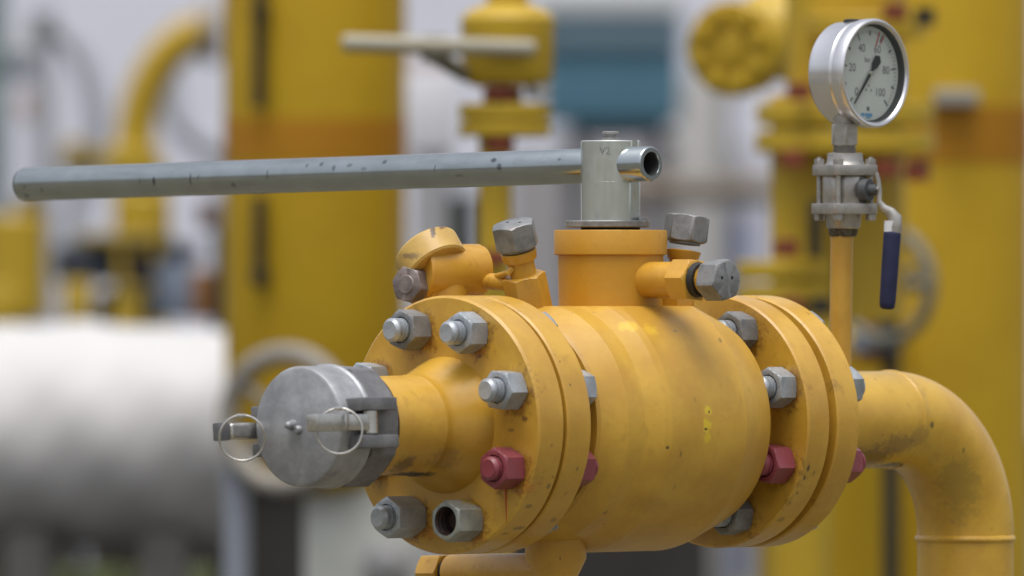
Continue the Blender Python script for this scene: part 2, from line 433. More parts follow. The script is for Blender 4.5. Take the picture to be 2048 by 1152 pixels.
# fittings of the valve ------------------------------------------------
YELFIT = paint('fitting_paint', (.56, .29, .024), .5, .5, .38)
def fitting(base, d, parts, nutmat, name='grease_fitting', ph=.2):
    """parts: (kind, t0, t1, r0, r1); yellow pieces are one mesh, the grey nut a sub-part"""
    bm = bmesh.new(); nut = None
    for kind, t0, t1, r0, r1 in parts:
        if kind == 'cyl': lp(bm, base, d, [(t0, 0), (t0, r0 - 1), (t0 + 1.5, r0), (t1 - 1.5, r1), (t1, r1 - 1.5), (t1, 0)], seg=48)
        elif kind == 'hex': hexnut(bm, base + d.normalized() * t0 * K, d, r0 * K, (t1 - t0) * K, ph)
    o = build(name, bm, YELFIT, valve, valve)
    for kind, t0, t1, r0, r1 in parts:
        if kind == 'nut':
            with Part('plug_nut', nutmat, o, valve) as nb:
                hexnut(nb, base + d.normalized() * t0 * K, d, r0 * K, (t1 - t0) * K, ph + .35)
                lp(nb, base, d, [(t0 - 5, 0), (t0 - 5, r0 * .8), (t0 + 2, r0 * .8), (t0 + 2, 0)], seg=40)
            if r1:
                x, y, dd = frame(d)
                with Part('dimple', BLACK, o, valve) as nb:
                    for q in (-.42, .38):
                        lp(nb, base + (BX * 0 + x * q * r0 * K) + y * .12 * r0 * K, d, [(t1 - 1, 0), (t1 - 1, 3.6), (t1 + .35, 3.6), (t1 + .35, 0)], seg=16)
        elif kind == 'ring':
            with Part('seal', BLACK, o, valve) as nb:
                lp(nb, base, d, [(t0, 0), (t0, r0), (t1, r1), (t1, 0)], seg=40)
    return o
zf = zy(560, S_MID, 200)
fitting(V(S_MID, 0, zf), BX, [('cyl', 95, 190, 37, 37), ('hex', 184, 236, 40, 0), ('cyl', 232, 244, 30, 30), ('cyl', 250, 268, 27, 36),
                              ('ring', 238, 251, 36, 34), ('nut', 268, 318, 38, 1)], GALV_DULL, ph=.42)
# leaning fitting left of the bonnet
sL = 300
dL = Vector((-.20, -.24, .95)).normalized()
YL = depth(sL, -35)
bL = at(1069, 655, YL)
eL = at(1062, 622, YL)
fitting(bL, dL, [('hex', 0, 112, 39, 0), ('cyl', 100, 150, 27, 27), ('cyl', 143, 163, 34, 37), ('nut', 170, 222, 41, 1)], GALV_DULL, ph=.25)
# upright fitting right of the bonnet
dR = Vector((.12, .06, .99)).normalized()
bR = V(640, 62, 225)
tR = (at(1376, 431, depth(640, 62)) - bR).dot(dR) / K
bR = bR + (at(1376, 431, depth(640, 62)) - (bR + dR * tR * K))
fitting(bR, dR, [('hex', 0, tR - 108, 34, 0), ('cyl', tR - 112, tR - 72, 28, 28), ('cyl', tR - 92, tR - 72, 31, 36), ('nut', tR - 54, tR, 40, 0)], GALV_DULL, ph=.5)

# side port behind the front flange: cylinder, washer, rusty bolt, tilted round cap
YA = depth(250, -150)
portc = at(893, 541, YA)
ub = YA / FPX
with Part('side_port', YELFIT, valve) as bm:
    dA = Vector((.86, .51, 0))
    lathe(bm, portc, dA, [(-62 * ub, 0), (-62 * ub, 50 * ub), (-58 * ub, 53 * ub), (72 * ub, 53 * ub), (79 * ub, 50 * ub), (79 * ub, 0)], seg=80)
    lathe(bm, portc + Vector((0, 0, 0)), -UP, [(0, 0), (0, 45 * ub), (190 * ub, 45 * ub), (190 * ub, 0)], seg=48)
    # neck to the leaning fitting
    tube(bm, [at(975, 562, YA), at(1015, 566, YL), at(1045, 572, YL)], [17 * ub, 16 * ub, 15 * ub], 24)
    tube(bm, [at(985, 556, YA), at(1018, 545, YL - .02), at(1026, 536, YL - .02)], [7 * ub, 6 * ub, 5 * ub], 12)
    # washer boss round the bolt
    dW = Vector((-.60, -.80, .03)).normalized()
    lathe(bm, at(838, 569, YA - .01), dW, [(-60 * ub, 0), (-60 * ub, 44 * ub), (-6 * ub, 44 * ub), (-2 * ub, 42 * ub), (0, 36 * ub), (0, 0)], seg=64)
with Part('rusty_bolt', RUSTY, valve) as bm:
    hexnut(bm, at(833, 570, YA - .012), dW, 33 * ub, 34 * ub, .3)
    lathe(bm, at(833, 570, YA - .012) , dW, [(33 * ub, 20 * ub), (36 * ub, 18 * ub), (36 * ub, 0)], seg=32)
capm = paint('weathered_cap_paint', (.58, .37, .075), .6, 1.6, .55, tone=.2,
             spots=[(loc(valve, at(866, 463, YA - .02)), (6 * K, 40 * K, 14 * K), (.06, .03, .02), .9), (loc(valve, at(884, 452, YA - .02)), (9 * K, 40 * K, 8 * K), (.10, .04, .02), .8),
                    (loc(valve, at(792, 490, YA - .02)), (7 * K, 40 * K, 9 * K), (.06, .035, .02), .9), (loc(valve, at(822, 512, YA - .02)), (24 * K, 60 * K, 9 * K), (.16, .10, .06), .7)])
with Part('port_cap', capm, valve) as bm:
    dC = Vector((-.46, .50, .73)).normalized()
    cc = at(856, 507, YA + .0)
    lathe(bm, cc, dC, [(-40 * ub, 0), (-42 * ub, 63 * ub), (-38 * ub, 67 * ub), (8 * ub, 69 * ub), (12 * ub, 66 * ub), (12 * ub, 0)], seg=80)

# drain fitting under the body
sD0 = 330
YD = depth(sD0)
with Part('drain_fitting', paint('drain_paint', (.56, .30, .025), .7, .8, .42), valve) as bm:
    c0 = V(sD0, 0, zy(1143, sD0)); c1 = V(sD0, b_of(905, sD0), zy(1146, sD0, -260))
    tube(bm, [c0, c1], 38 * K, 48)
    lathe(bm, c0 + UP * 60 * K, -UP, [(-40 * K, 0), (-40 * K, 62 * K), (34 * K, 62 * K), (80 * K, 40 * K), (c0.z + 60 * K, 40 * K), (c0.z + 60 * K, 0)], seg=48)
    d2 = (c1 - c0).normalized()
    hexnut(bm, c1 + d2 * 14 * K, d2, 36 * K, 56 * K, .5)
with Part('seal', BLACK, valve) as bm:
    lathe(bm, c1 - d2 * 2 * K, d2, [(0, 0), (0, 30 * K), (18 * K, 30 * K), (18 * K, 0)], seg=32)

# ---- stud bolts: one mesh each for stud and nut, copied round both flanges
def stud_mesh(length):
    bm = bmesh.new(); prof = [(0, 0), (0, 17)]; t = 0
    prof = [(0, 0), (0, 18), (4, 21.5)]
    t = 4
    while t < 120: prof += [(t + 2, 23.8), (t + 7, 23.8), (t + 9, 19), (t + 11, 19)]; t += 11
    t = length - 123
    prof.append((t, 20.3))
    while t < length - 11: prof += [(t + 2, 23.8), (t + 7, 23.8), (t + 9, 19), (t + 11, 19)]; t += 11
    prof += [(length, 18), (length, 0)]
    lp(bm, Vector((0, 0, 0)), UP, prof, seg=40)
    return bm
def raw_mesh(name, bm, mat, sharp=32):
    o = build(name, bm, mat); me = o.data; bpy.data.objects.remove(o); return me
def nut_mesh(name, h, mat, bore=27.0, bd=6.0):
    bm = bmesh.new(); hexnut(bm, Vector((0, 0, 0)), UP, 36.5 * K, h * K, 0, bore=bore * K, bore_depth=bd * K)
    return raw_mesh(name, bm, mat)
TIP = 84
LEN1 = TIP + s2b + 66
LEN2 = (s4b + 70) - (s3a - 84)
studs = {}
for L_, q in ((LEN1, 'a'), (LEN2, 'b')):
    for mat in (GALV, REDP):
        studs[q, mat.name] = raw_mesh('stud_bolt', stud_mesh(L_), mat)
NUTG = nut_mesh('nut', 50, GALV); NUTG2 = nut_mesh('nut', 52, GALV_DULL); NUTR = nut_mesh('nut', 54, REDP)
NUTLONG = nut_mesh('nut', 80, GALV)
OLIVE = metal('paint_splashed_zinc', (.34, .36, .34), .45, .5, .3, .9, .55, .3, rustcol=(.42, .33, .03))
NUTHOL = nut_mesh('nut', 72, OLIVE, 29.5, 40)
BOLTR = 203
bm = bmesh.new(); lp(bm, Vector((0, 0, 0)), UP, [(71, 29.2), (66, 26.5), (61, 28.6), (56, 25.5), (51, 27.6), (46, 25), (41, 26.5), (36, 24), (36, 17), (44, 15), (44, 0)], seg=40)
BORE = raw_mesh('thread', bm, plain('dark_rusty_thread', (.035, .018, .014), .6, .4, 200))
def flange_bolts(s_front, s_back, q, specs, tip):
    for i in range(8):
        a = R(22.5 + 45 * i - 2)
        red, mesh, off, roll = specs[i]
        p = V(s_front - tip + off, BOLTR * math.cos(a), BOLTR * math.sin(a))
        st = bpy.data.objects.new('stud_bolt', studs[q, 'red_paint' if red else 'galvanised_steel'])
        COL.objects.link(st); st.parent = valve; st.location = p - valve.location
        rot = Matrix((BX, UP.cross(BX) * 0 + UP, AX)).transposed()   # columns: local x, y, z
        if rot.determinant() < 0: rot = Matrix((-BX, UP, AX)).transposed()
        st.rotation_euler = rot.to_euler()
        if red: st['label'] = 'red painted stud bolt'
        h = (max(v.co.z for v in mesh.vertices))
        n1 = bpy.data.objects.new('nut', mesh); COL.objects.link(n1); n1.parent = st
        n1.location = (0, 0, (tip - off) * K); n1.rotation_euler = (math.pi, 0, roll)
        if mesh is NUTHOL:
            th = bpy.data.objects.new('thread', BORE); COL.objects.link(th); th.parent = st; th.location = (0, 0, (tip - off) * K); th.rotation_euler = (math.pi, 0, 0)
        nb = bpy.data.objects.new('nut', NUTR if red else NUTG); COL.objects.link(nb); nb.parent = st
        nb.location = (0, 0, (tip - off + (s_back - s_front)) * K); nb.rotation_euler = (0, 0, roll * .7 + .3)
#   i: 0 right upper, 1 top right, 2 top left, 3 left upper, 4 left lower, 5 bottom left, 6 bottom right, 7 right lower
flange_bolts(0, s2b, 'a', [(0, NUTG, 0, .1), (0, NUTG, 0, .55), (0, NUTG2, 0, .32), (0, NUTG, 0, .2), (0, NUTG, 0, .4), (0, NUTLONG, -22, .5), (0, NUTHOL, 48, .47), (1, NUTR, 14, .5)], TIP)
flange_bolts(s3a, s4b, 'b', [(0, NUTG, 4, .5), (0, NUTG2, 0, .4), (0, NUTG, 0, .2), (0, NUTG, 0, .9), (0, NUTG, 0, .3), (0, NUTG2, 0, .2), (0, NUTG2, 0, .75), (1, NUTR, 12, .2)], TIP)

# ---- flanged pipe stub (front)
stub = thing('flanged_pipe_stub', 'short orange-yellow pipe neck with round bolted flange, carrying the grey cap', 'pipe flange', Vector((O0.x, O0.y, V(0, 0, -259).z)))
def on_face(px, py):                         # front flange face
    for_b = (px - 888) / CT
    return V(0, for_b, zy(py, 0, for_b))
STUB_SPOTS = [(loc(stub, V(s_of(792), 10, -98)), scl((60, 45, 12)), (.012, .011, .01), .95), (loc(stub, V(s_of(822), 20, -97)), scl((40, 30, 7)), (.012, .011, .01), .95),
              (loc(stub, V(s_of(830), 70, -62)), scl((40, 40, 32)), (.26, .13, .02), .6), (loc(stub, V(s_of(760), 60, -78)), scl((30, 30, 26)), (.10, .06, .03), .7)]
for px, py, r in ((918, 740, (5, 5, 6)), (1022, 860, (4, 4, 4)), (940, 800, (3, 3, 5)), (886, 800, (4, 4, 7))):
    STUB_SPOTS.append((loc(stub, on_face(px, py)), scl((r[0] * 3, r[1] * 3, r[2])), (.22, .13, .03), .8))
for px, py in ((1040, 810), (950, 700), (840, 690), (1045, 975), (950, 1075), (850, 1065)):
    STUB_SPOTS.append((loc(stub, on_face(px, py)), scl((34, 34, 16)), (.60, .20, .015), .45))
for px, py in ((990, 792), (1050, 838), (960, 712)):
    STUB_SPOTS.append((loc(stub, on_face(px, py)), scl((10, 10, 6)), (.12, .035, .02), .8))
for z, b, s, r in ((-160, 203, 30, (12, 12, 5)), (-205, 157, 50, (20, 20, 4)), (-215, 143, 25, (8, 8, 3)), (-120, 229, 60, (6, 6, 9)), (-40, 256, 40, (3, 3, 5))):
    STUB_SPOTS.append((loc(stub, V(s, b, z)), scl(r), (.10, .06, .03), .6))
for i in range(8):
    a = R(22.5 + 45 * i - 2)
    STUB_SPOTS.append((loc(stub, V(0, 203 * math.cos(a) + 5, 203 * math.sin(a) - 6)), scl((52, 52, 50)), (.20, .075, .012), .75))  # rust ring round each nut that also paints its dark contact line
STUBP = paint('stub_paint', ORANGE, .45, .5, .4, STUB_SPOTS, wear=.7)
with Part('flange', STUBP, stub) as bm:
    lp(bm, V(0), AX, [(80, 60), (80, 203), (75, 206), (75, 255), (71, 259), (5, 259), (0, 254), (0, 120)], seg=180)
with Part('neck', STUBP, stub) as bm:
    prof = [(1, 137), (-4, 136), (-14, 132), (-28, 126), (-44, 118), (-60, 110), (-76, 104), (-88, 101), (-92, 102), (-97, 102.5), (-102, 101.5), (-106, 100), (-180, 99), (-262, 99), (-262, 60)]
    lp(bm, V(0), AX, prof, seg=128)
with Part('paint_drip', plain('red_drip', (.42, .07, .02), .4), stub) as bm:
    p0, p1 = on_face(1012, 968), on_face(1013, 1046)
    tube(bm, [p0 - AX * .0004, p0.lerp(p1, .5) - AX * .0002, p1 - AX * .0001], [2.6 * K, 1.7 * K, .7 * K], 10)

# ---- hose coupling with dust cap
coup = thing('hose_coupling', 'grey cast metal hose coupling cap with two cam levers and wire rings', 'coupling', V(-340, 0, -120))
cs0, cs1, cs2 = s_of(596), s_of(655), s_of(712)
ROLL = R(4)
def CO(s, b, z):                             # coupling frame, rolled a little about the axis
    c, q = math.cos(ROLL), math.sin(ROLL)
    return V(s, b * c - z * q, b * q + z * c)
CB = (BX * math.cos(ROLL) + UP * math.sin(ROLL)); CU = (UP * math.cos(ROLL) - BX * math.sin(ROLL))
with Part('dust_cap', CAST, coup) as bm:
    lp(bm, V(0), AX, [(cs0, 0), (cs0, 112), (cs0 + 3, 117), (cs0 + 9, 120), (cs1 - 40, 120), (cs1 - 8, 121), (cs1 - 4, 124), (cs1 + 2, 124), (cs1 + 6, 120), (cs1 + 6, 60)], seg=128)
with Part('cap_lug', CAST, coup) as bm:
    lp(bm, V(cs0 + 4, -14, 3), -AX + .25 * BX, [(0, 0), (0, 13), (12, 10), (28, 7), (31, 4), (32, 0)], seg=24)
    lp(bm, V(cs0 + 4, 2, -6), -AX, [(0, 0), (0, 10), (8, 9), (13, 6), (14, 0)], seg=24)
with Part('octagon_body', CAST_SHADE, coup) as bm:
    hexnut(bm, V(cs1 + 6), AX, 117 * K, (cs2 - cs1 - 6) * K, R(0) + ROLL, seg=144, sides=8, chamfer_back=False, ref=UP)
with Part('thread_seal', plain('black_seal', (.03, .015, .012), .7), coup) as bm:
    lp(bm, V(0), AX, [(cs2 - 2, 60), (cs2 - 2, 115), (cs2 + 7, 113), (cs2 + 13, 104), (cs2 + 13, 60)], seg=96)
for sgn in (1, -1):
    with Part('cam_lug', CAST_SHADE, coup) as bm:
        for zc in (36, -38):
            box(bm, CO(cs1 - 8, sgn * 126, zc), AX * 52 * K, CB * 26 * K, CU * 13 * K, 4 * K)
    with Part('cam_arm', BRIGHT, coup) as bm:
        a0 = -360; bo = sgn * 138
        box(bm, CO(a0 - 42, bo, 0), AX * 52 * K, CB * 9 * K, CU * 16.5 * K, 4 * K)
        if sgn == 1: box(bm, CO(a0 - 122, bo + 2, 0), AX * 44 * K, CB * 7 * K, CU * 17.5 * K, 3 * K)
        else: box(bm, CO(a0 - 82, bo - 2, 0), AX * 38 * K, CB * 15 * K, CU * 16 * K, 9 * K, 5)
        if sgn == 1: box(bm, CO(a0 - 168, bo + sgn * 8, 0), AX * 7 * K, CB * 14 * K, CU * 17 * K, 3 * K)
        lathe(bm, CO(a0, bo, -22), CU, [(0, 0), (0, 15 * K), (44 * K, 15 * K), (44 * K, 0)], seg=32)
    arm = bpy.data.objects['cam_arm' if sgn == 1 else 'cam_arm.001']
    if sgn == -1:
        with Part('arm_tip', CAST_SHADE, arm, coup) as bm:
            box(bm, CO(a0 - 126, bo - 10, 0), AX * 9 * K, CB * 16 * K, CU * 18 * K, 3 * K)
    # wire pull ring hanging through the end of the arm
    cx, cy, Yr = (679, 862, CO(a0 - 70, bo + 12, 0).y) if sgn == 1 else (484.5, 876, CO(a0 - 150, bo, 0).y)
    c = at(cx, cy, Yr); rr = 45.5 * Yr / FPX
    with Part('pull_ring', BRIGHT, arm, coup) as bm:
        tl = .10 * sgn
        pts = []
        for i in range(64):
            a = 2 * math.pi * i / 64
            pts.append(c + Vector((math.cos(a) * rr, math.sin(a) * rr * tl - math.cos(a) * rr * .1, math.sin(a) * rr)))
        tube(bm, pts, 2.5 * K, 10, closed=True)
    with Part('ring_eye', BRIGHT, arm, coup) as bm:
        e = c + Vector((0, 0, rr))
        box(bm, e + Vector((-2 * K, 0, -1 * K)), Vector((9 * K, 0, 0)), Vector((0, 9 * K, 0)), UP * 4 * K, 2 * K)

# ---- rear elbow pipe
elb = thing('elbow_pipe', 'orange-yellow elbow pipe bending down from the rear flange', 'pipe', Vector((V(s_of(1931)).x, V(s_of(1931)).y, GROUND)))
EL_SPOTS = []
s5, s6 = s_of(1779), s_of(1931)
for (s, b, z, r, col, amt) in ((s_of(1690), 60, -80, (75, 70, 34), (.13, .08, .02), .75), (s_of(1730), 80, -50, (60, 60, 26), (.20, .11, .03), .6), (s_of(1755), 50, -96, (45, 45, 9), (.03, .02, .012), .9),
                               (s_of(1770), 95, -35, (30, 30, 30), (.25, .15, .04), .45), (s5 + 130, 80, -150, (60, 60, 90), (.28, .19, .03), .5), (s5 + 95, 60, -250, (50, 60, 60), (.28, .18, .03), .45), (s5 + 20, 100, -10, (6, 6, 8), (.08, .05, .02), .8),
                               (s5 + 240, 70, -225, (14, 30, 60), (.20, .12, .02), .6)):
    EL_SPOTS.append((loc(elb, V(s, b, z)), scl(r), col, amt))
ELP = paint('elbow_paint', (.62, .36, .030), .45, .6, .38, EL_SPOTS)
with Part('flange', EFLP, elb) as bm:
    lp(bm, V(0), AX, [(s4a - 7, 60), (s4a - 7, 203), (s4a, 206), (s4a, 255), (s4a + 4, 259), (s4b - 4, 259), (s4b, 255), (s4b, 60)], seg=160)
RP = 101
with Part('pipe', ELP, elb) as bm:
    pts, rad = [], []
    for s in (s4b - 2, s4b + 1): pts.append(V(s)); rad.append(RP * K)
    for s, dr in ((s5 - 40, 0), (s5 - 7, 0), (s5 - 4, 2.5), (s5, 3), (s5 + 4, 2.5), (s5 + 7, 0)): pts.append(V(s)); rad.append((RP + dr) * K)
    br = s6 - s5
    for i in range(2, 48):
        a = R(90 * i / 48)
        pts.append(V(s5 + br * math.sin(a), 0, -br * (1 - math.cos(a)))); rad.append(RP * K)
    for z, dr in ((-br, 0), (-br - 2, 0), (-br - 4, 3), (-br - 9, 4), (-br - 14, 3), (-br - 16, 0), (-br - 60, 0)): pts.append(V(s6, 0, z)); rad.append((RP + dr) * K)
    e = V(s6); pts.append(Vector((e.x, e.y, GROUND - .05))); rad.append(RP * K)
    tube(bm, pts, rad, 72)

def weld(parent, root, c, n, r, w, mat):
    x, y, n = frame(n)
    pts, rad = [], []
    for i in range(150):
        a = 2 * math.pi * i / 150
        pts.append(c + (x * math.cos(a) + y * math.sin(a)) * r * K + n * random.uniform(-.8, .8) * K)
        rad.append((w + .45 * math.sin(i * 1.9) + .5 * math.sin(i * .31) + random.uniform(-.25, .25)) * K)
    with Part('weld_bead', mat, parent, root) as bm: tube(bm, pts, rad, 10, closed=True)
weld(elb, elb, V(s5), AX, RP - 1.5, 4, ELP)
weld(elb, elb, V(s6, 0, -br - 9), UP, RP - 1, 6, ELP)
weld(stub, stub, V(-97), AX, 98.5, 3.4, STUBP)

# ---- standpipe, needle valve and gauge on the rear pipe
sG = s_of(1683)
YG = depth(sG); UG = YG / FPX
stand = thing('standpipe', 'thin upright orange-yellow pipe rising behind the rear flange', 'pipe', V(sG, 0, 95))
top = at(1684, 458, YG)
with Part('tube', PAINT, stand) as bm:
    b0 = at(1680, 760, YG)
    tube(bm, [b0, b0.lerp(top, .5), top], 22.5 * UG, 40)
    lathe(bm, b0, UP, [(-6 * UG, 0), (-6 * UG, 36 * UG), (8 * UG, 30 * UG), (16 * UG, 24 * UG), (16 * UG, 0)], seg=40)
with Part('thread_tape', plain('dirty_tape', (.10, .085, .06), .9, .5, 300), stand) as bm:
    def rf(a, r, t): return r * (1 + .06 * math.sin(a * 5) + .05 * math.sin(a * 11 + 1))
    lathe(bm, at(1685, 470, YG), UP, [(-3 * UG, 24 * UG), (0, 27 * UG), (10 * UG, 29 * UG), (14 * UG, 25 * UG)], seg=60, rfun=rf)
bvG = thing('gauge_valve', 'small stainless three-piece ball valve with dark blue handle under the gauge', 'valve', at(1688, 458, YG))
gc = lambda y: at(1690, y, YG)
def sq(bm, y0, y1, half, cx=1690):
    pts = []
    c = at(cx, y1, YG)
    for i in range(4):
        a0 = R(164 + 90 * i)
        for da in (-14, -5, 5, 14):
            a = a0 + R(da)
            rr = half * (1.0 if abs(da) < 6 else .93)
            pts.append(c + Vector((math.cos(a) * rr * UG, -math.sin(a) * rr * UG * -1, 0)))
    prism(bm, pts, Vector((0, 0, (y1 - y0) * UG)), 1.5 * UG)
with Part('end_plate', STAIN, bvG) as bm:
    sq(bm, 330, 351, 66)
    lathe(bm, gc(330), UP, [(-2 * UG, 0), (-2 * UG, 42 * UG), (4 * UG, 38 * UG), (9 * UG, 36 * UG), (22 * UG, 35 * UG), (24 * UG, 32 * UG), (24 * UG, 0)], seg=48)
with Part('end_plate', STAIN, bvG) as bm:
    sq(bm, 407, 428, 67, 1689)
    lathe(bm, at(1687, 428, YG), -UP, [(-2 * UG, 0), (-2 * UG, 38 * UG), (4 * UG, 36 * UG), (28 * UG, 33 * UG), (30 * UG, 30 * UG), (30 * UG, 0)], seg=48)
with Part('body', STAIN, bvG) as bm:
    lathe(bm, gc(409), UP, [(0, 0), (0, 44 * UG), (4 * UG, 46 * UG), (54 * UG, 46 * UG), (58 * UG, 44 * UG), (58 * UG, 0)], seg=10)
for i in range(4):
    a = R(164 + 90 * i)
    off = Vector((math.cos(a) * 53 * UG, math.sin(a) * 53 * UG, 0))
    with Part('stud_bolt', STAIN, bvG) as bm:
        lathe(bm, gc(436) + off, UP, [(0, 0), (0, 5.5 * UG), (112 * UG, 5.5 * UG), (121 * UG, 5.2 * UG), (122 * UG, 0)], seg=20)
    sb = bm
    o = [q for q in bvG.children if q.name.startswith('stud_bolt')][-1]
    for yy in (331, 441):
        with Part('nut', STAIN, o, bvG) as bm:
            hexnut(bm, gc(yy) + off, UP, 9.5 * UG, 13 * UG, .3 + i)
hp = lambda x, y, dy=0.0: at(x, y, YG + dy)
with Part('stem_boss', plain('dark_boss', (.07, .075, .08), .5), bvG) as bm:
    lathe(bm, hp(1726, 380, -.012), Vector((.85, -.52, 0)), [(0, 0), (0, 24 * UG), (16 * UG, 22 * UG), (16 * UG, 11 * UG), (34 * UG, 11 * UG), (34 * UG, 0)], seg=32)
with Part('handle', STAIN, bvG) as bm:
    pts = [hp(1752, 345, -.02), hp(1756, 360, -.02), hp(1759, 385, -.02), hp(1758, 402, -.02), hp(1766, 415, -.02), hp(1780, 424, -.02), hp(1790, 436, -.02), hp(1789, 455, -.02), hp(1787, 470, -.02)]
    tube(bm, pts, [4.5 * UG, 5 * UG, 5 * UG, 5.5 * UG, 8 * UG, 11 * UG, 14 * UG, 15.5 * UG, 14 * UG], 20, flat=(.7, 1))
    lathe(bm, hp(1753, 378, -.018), Vector((.85, -.52, 0)), [(0, 0), (0, 9 * UG), (8 * UG, 9 * UG), (8 * UG, 0)], seg=6)
hnd = [q for q in bvG.children if q.name.startswith('handle')][0]
with Part('sleeve', plain('white_sleeve', (.62, .63, .66), .4), hnd, bvG) as bm:
    tube(bm, [hp(1785, 442, -.02), hp(1784, 464, -.02)], 16.5 * UG, 28, flat=(.6, 1))
with Part('grip', GRIP, hnd, bvG) as bm:
    ts = [(0, 15.5), (.015, 17.2), (.05, 17.6), (.5, 17.2), (.9, 16.3), (.965, 15.2), (.99, 12), (1, 8)]
    p0, p1 = hp(1785, 463, -.02), hp(1774, 619, -.02)
    tube(bm, [p0.lerp(p1, t) for t, r in ts], [r * UG for t, r in ts], 32, flat=(.65, 1))

gauge = thing('pressure_gauge', 'round stainless pressure gauge with white dial reading near zero', 'gauge', at(1690, 306, YG))
gn = Vector((.765, -.644, 0)); gr = Vector((.644, .765, 0))
tilt = R(2.2)
gu = (UP * math.cos(tilt) + gr * math.sin(tilt)).normalized(); gr2 = (gr * math.cos(tilt) - UP * math.sin(tilt)).normalized()
GC = at(1752, 146.5, YG)                      # centre of the bezel's front
def gp(x, y, d=0.0): return GC + (gr2 * x + gu * y + gn * d) * UG
with Part('case', POLISH, gauge) as bm:
    lathe(bm, GC, gn, [(-98 * UG, 0), (-98 * UG, 88 * UG), (-95 * UG, 98 * UG), (-88 * UG, 103 * UG), (-42 * UG, 104 * UG), (-38 * UG, 105.5 * UG), (-34 * UG, 104 * UG), (-26 * UG, 104 * UG), (-26 * UG, 60 * UG)], seg=128)
with Part('bezel', POLISH, gauge) as bm:
    lathe(bm, GC, gn, [(-28 * UG, 90 * UG), (-28 * UG, 107 * UG), (-24 * UG, 109 * UG), (-4 * UG, 109.5 * UG), (-1 * UG, 108 * UG), (1 * UG, 105 * UG), (0, 101 * UG), (-4 * UG, 98.5 * UG)], seg=128)
with Part('inner_rim', plain('dark_rim', (.07, .075, .075), .5), gauge) as bm:
    lathe(bm, GC, gn, [(-4 * UG, 98.5 * UG), (-20 * UG, 96 * UG), (-20 * UG, 80 * UG)], seg=128)
with Part('dial', DIALW, gauge) as bm:
    lathe(bm, GC, gn, [(-26 * UG, 0), (-26 * UG, 95 * UG), (-19 * UG, 95 * UG), (-18 * UG, 94 * UG), (-18 * UG, 0)], seg=128)
dial = [q for q in gauge.children if q.name.startswith('dial')][0]
DZ = -17.6
def quad(bm, ang, r0, r1, w, d=DZ):
    c, q = math.cos(R(ang)), math.sin(R(ang))
    pts = [gp(c * r - q * s, q * r + c * s, d) for r, s in ((r0, -w), (r0, w), (r1, w), (r1, -w))]
    bm.faces.new([bm.verts.new(p) for p in pts])
with Part('dial_marking', PRINT, dial, gauge, recalc=False) as bm:
    for i in range(51):
        a = 225 - 270 * i / 50
        if i % 10 == 0: quad(bm, a, 72, 88, 1.9)
        elif i % 5 == 0: quad(bm, a, 76, 86, 2.6)
        else: quad(bm, a, 81, 87, .7)
    for i, t in enumerate(('0', '20', '40', '60', '80', '100')):
        a = R(225 - 54 * i); rr = 55 if t != '100' else 52
        text_bm(bm, t, 23 * UG, gp(math.cos(a) * rr, math.sin(a) * rr, DZ), gr2, gu)
    text_bm(bm, 'bar', 15 * UG, gp(-6, 27, DZ), gr2, gu)
    for x, y in ((-8, -33), (8, -33), (0, -24)):
        bm.faces.new([bm.verts.new(gp(x + dx, y + dy, DZ)) for dx, dy in ((-3, -2.5), (3, -2.5), (0, 3))])
    bm.faces.new([bm.verts.new(gp(x, y, DZ)) for x, y in ((-5, -75), (4, -75), (4, -67), (-5, -67))])
with Part('red_limit_mark', REDINK, dial, gauge, recalc=False) as bm:
    quad(bm, 70, 58, 90, 1.8); quad(bm, 60, 70, 92, 1.4)
with Part('blue_logo', BLUEINK, dial, gauge, recalc=False) as bm:
    for x0, x1, y0, y1 in ((-22, -12, -86, -80), (-10, 14, -86, -80), (-6, 8, -90, -87)):
        bm.faces.new([bm.verts.new(gp(x, y, DZ)) for x, y in ((x0, y0), (x1, y0), (x1, y1), (x0, y1))])
with Part('needle', INK, gauge) as bm:
    a = R(232); c, q = math.cos(a), math.sin(a)
    def np_(r, w): return gp(c * r - q * w, q * r + c * w, -13)
    outline = [np_(80, 1.2), np_(20, 3.2), np_(-8, 3.5), np_(-14, 4.5), np_(-20, 8.5), np_(-38, 11), np_(-46, 0), np_(-38, -11), np_(-20, -8.5), np_(-14, -4.5), np_(-8, -3.5), np_(20, -3.2), np_(80, -1.2)]
    prism(bm, outline, -gn * 1.6 * UG)
with Part('needle_hub', BRIGHT, gauge) as bm:
    lathe(bm, gp(0, 0, -17), gn, [(0, 0), (0, 5.5 * UG), (6 * UG, 5 * UG), (7 * UG, 0)], seg=24)
with Part('glass', GLASS, gauge) as bm:
    lathe(bm, GC, gn, [(-4.2 * UG, 0), (-4.2 * UG, 98.3 * UG)], seg=96)
with Part('filler_plug', BLACK, gauge) as bm:
    lathe(bm, gp(0, 98, -62), gu, [(0, 0), (0, 20 * UG), (9 * UG, 19 * UG), (11 * UG, 15 * UG), (11 * UG, 0)], seg=24)
with Part('hex_shank', STAIN, gauge) as bm:
    q0 = at(1689, 291, YG)
    hexnut(bm, q0, UP, 25 * UG, 44 * UG, .55)
    prof = [(-18 * UG, 0), (-18 * UG, 23 * UG)]
    for i in range(5): prof += [((-17 + 3.4 * i) * UG, 24 * UG), ((-15.3 + 3.4 * i) * UG, 21 * UG)]
    prof += [(0, 22 * UG), (0, 0)]
    lathe(bm, q0, UP, prof, seg=40)
    lathe(bm, q0, UP, [(40 * UG, 0), (40 * UG, 21 * UG), (75 * UG, 21 * UG), (75 * UG, 0)], seg=32)

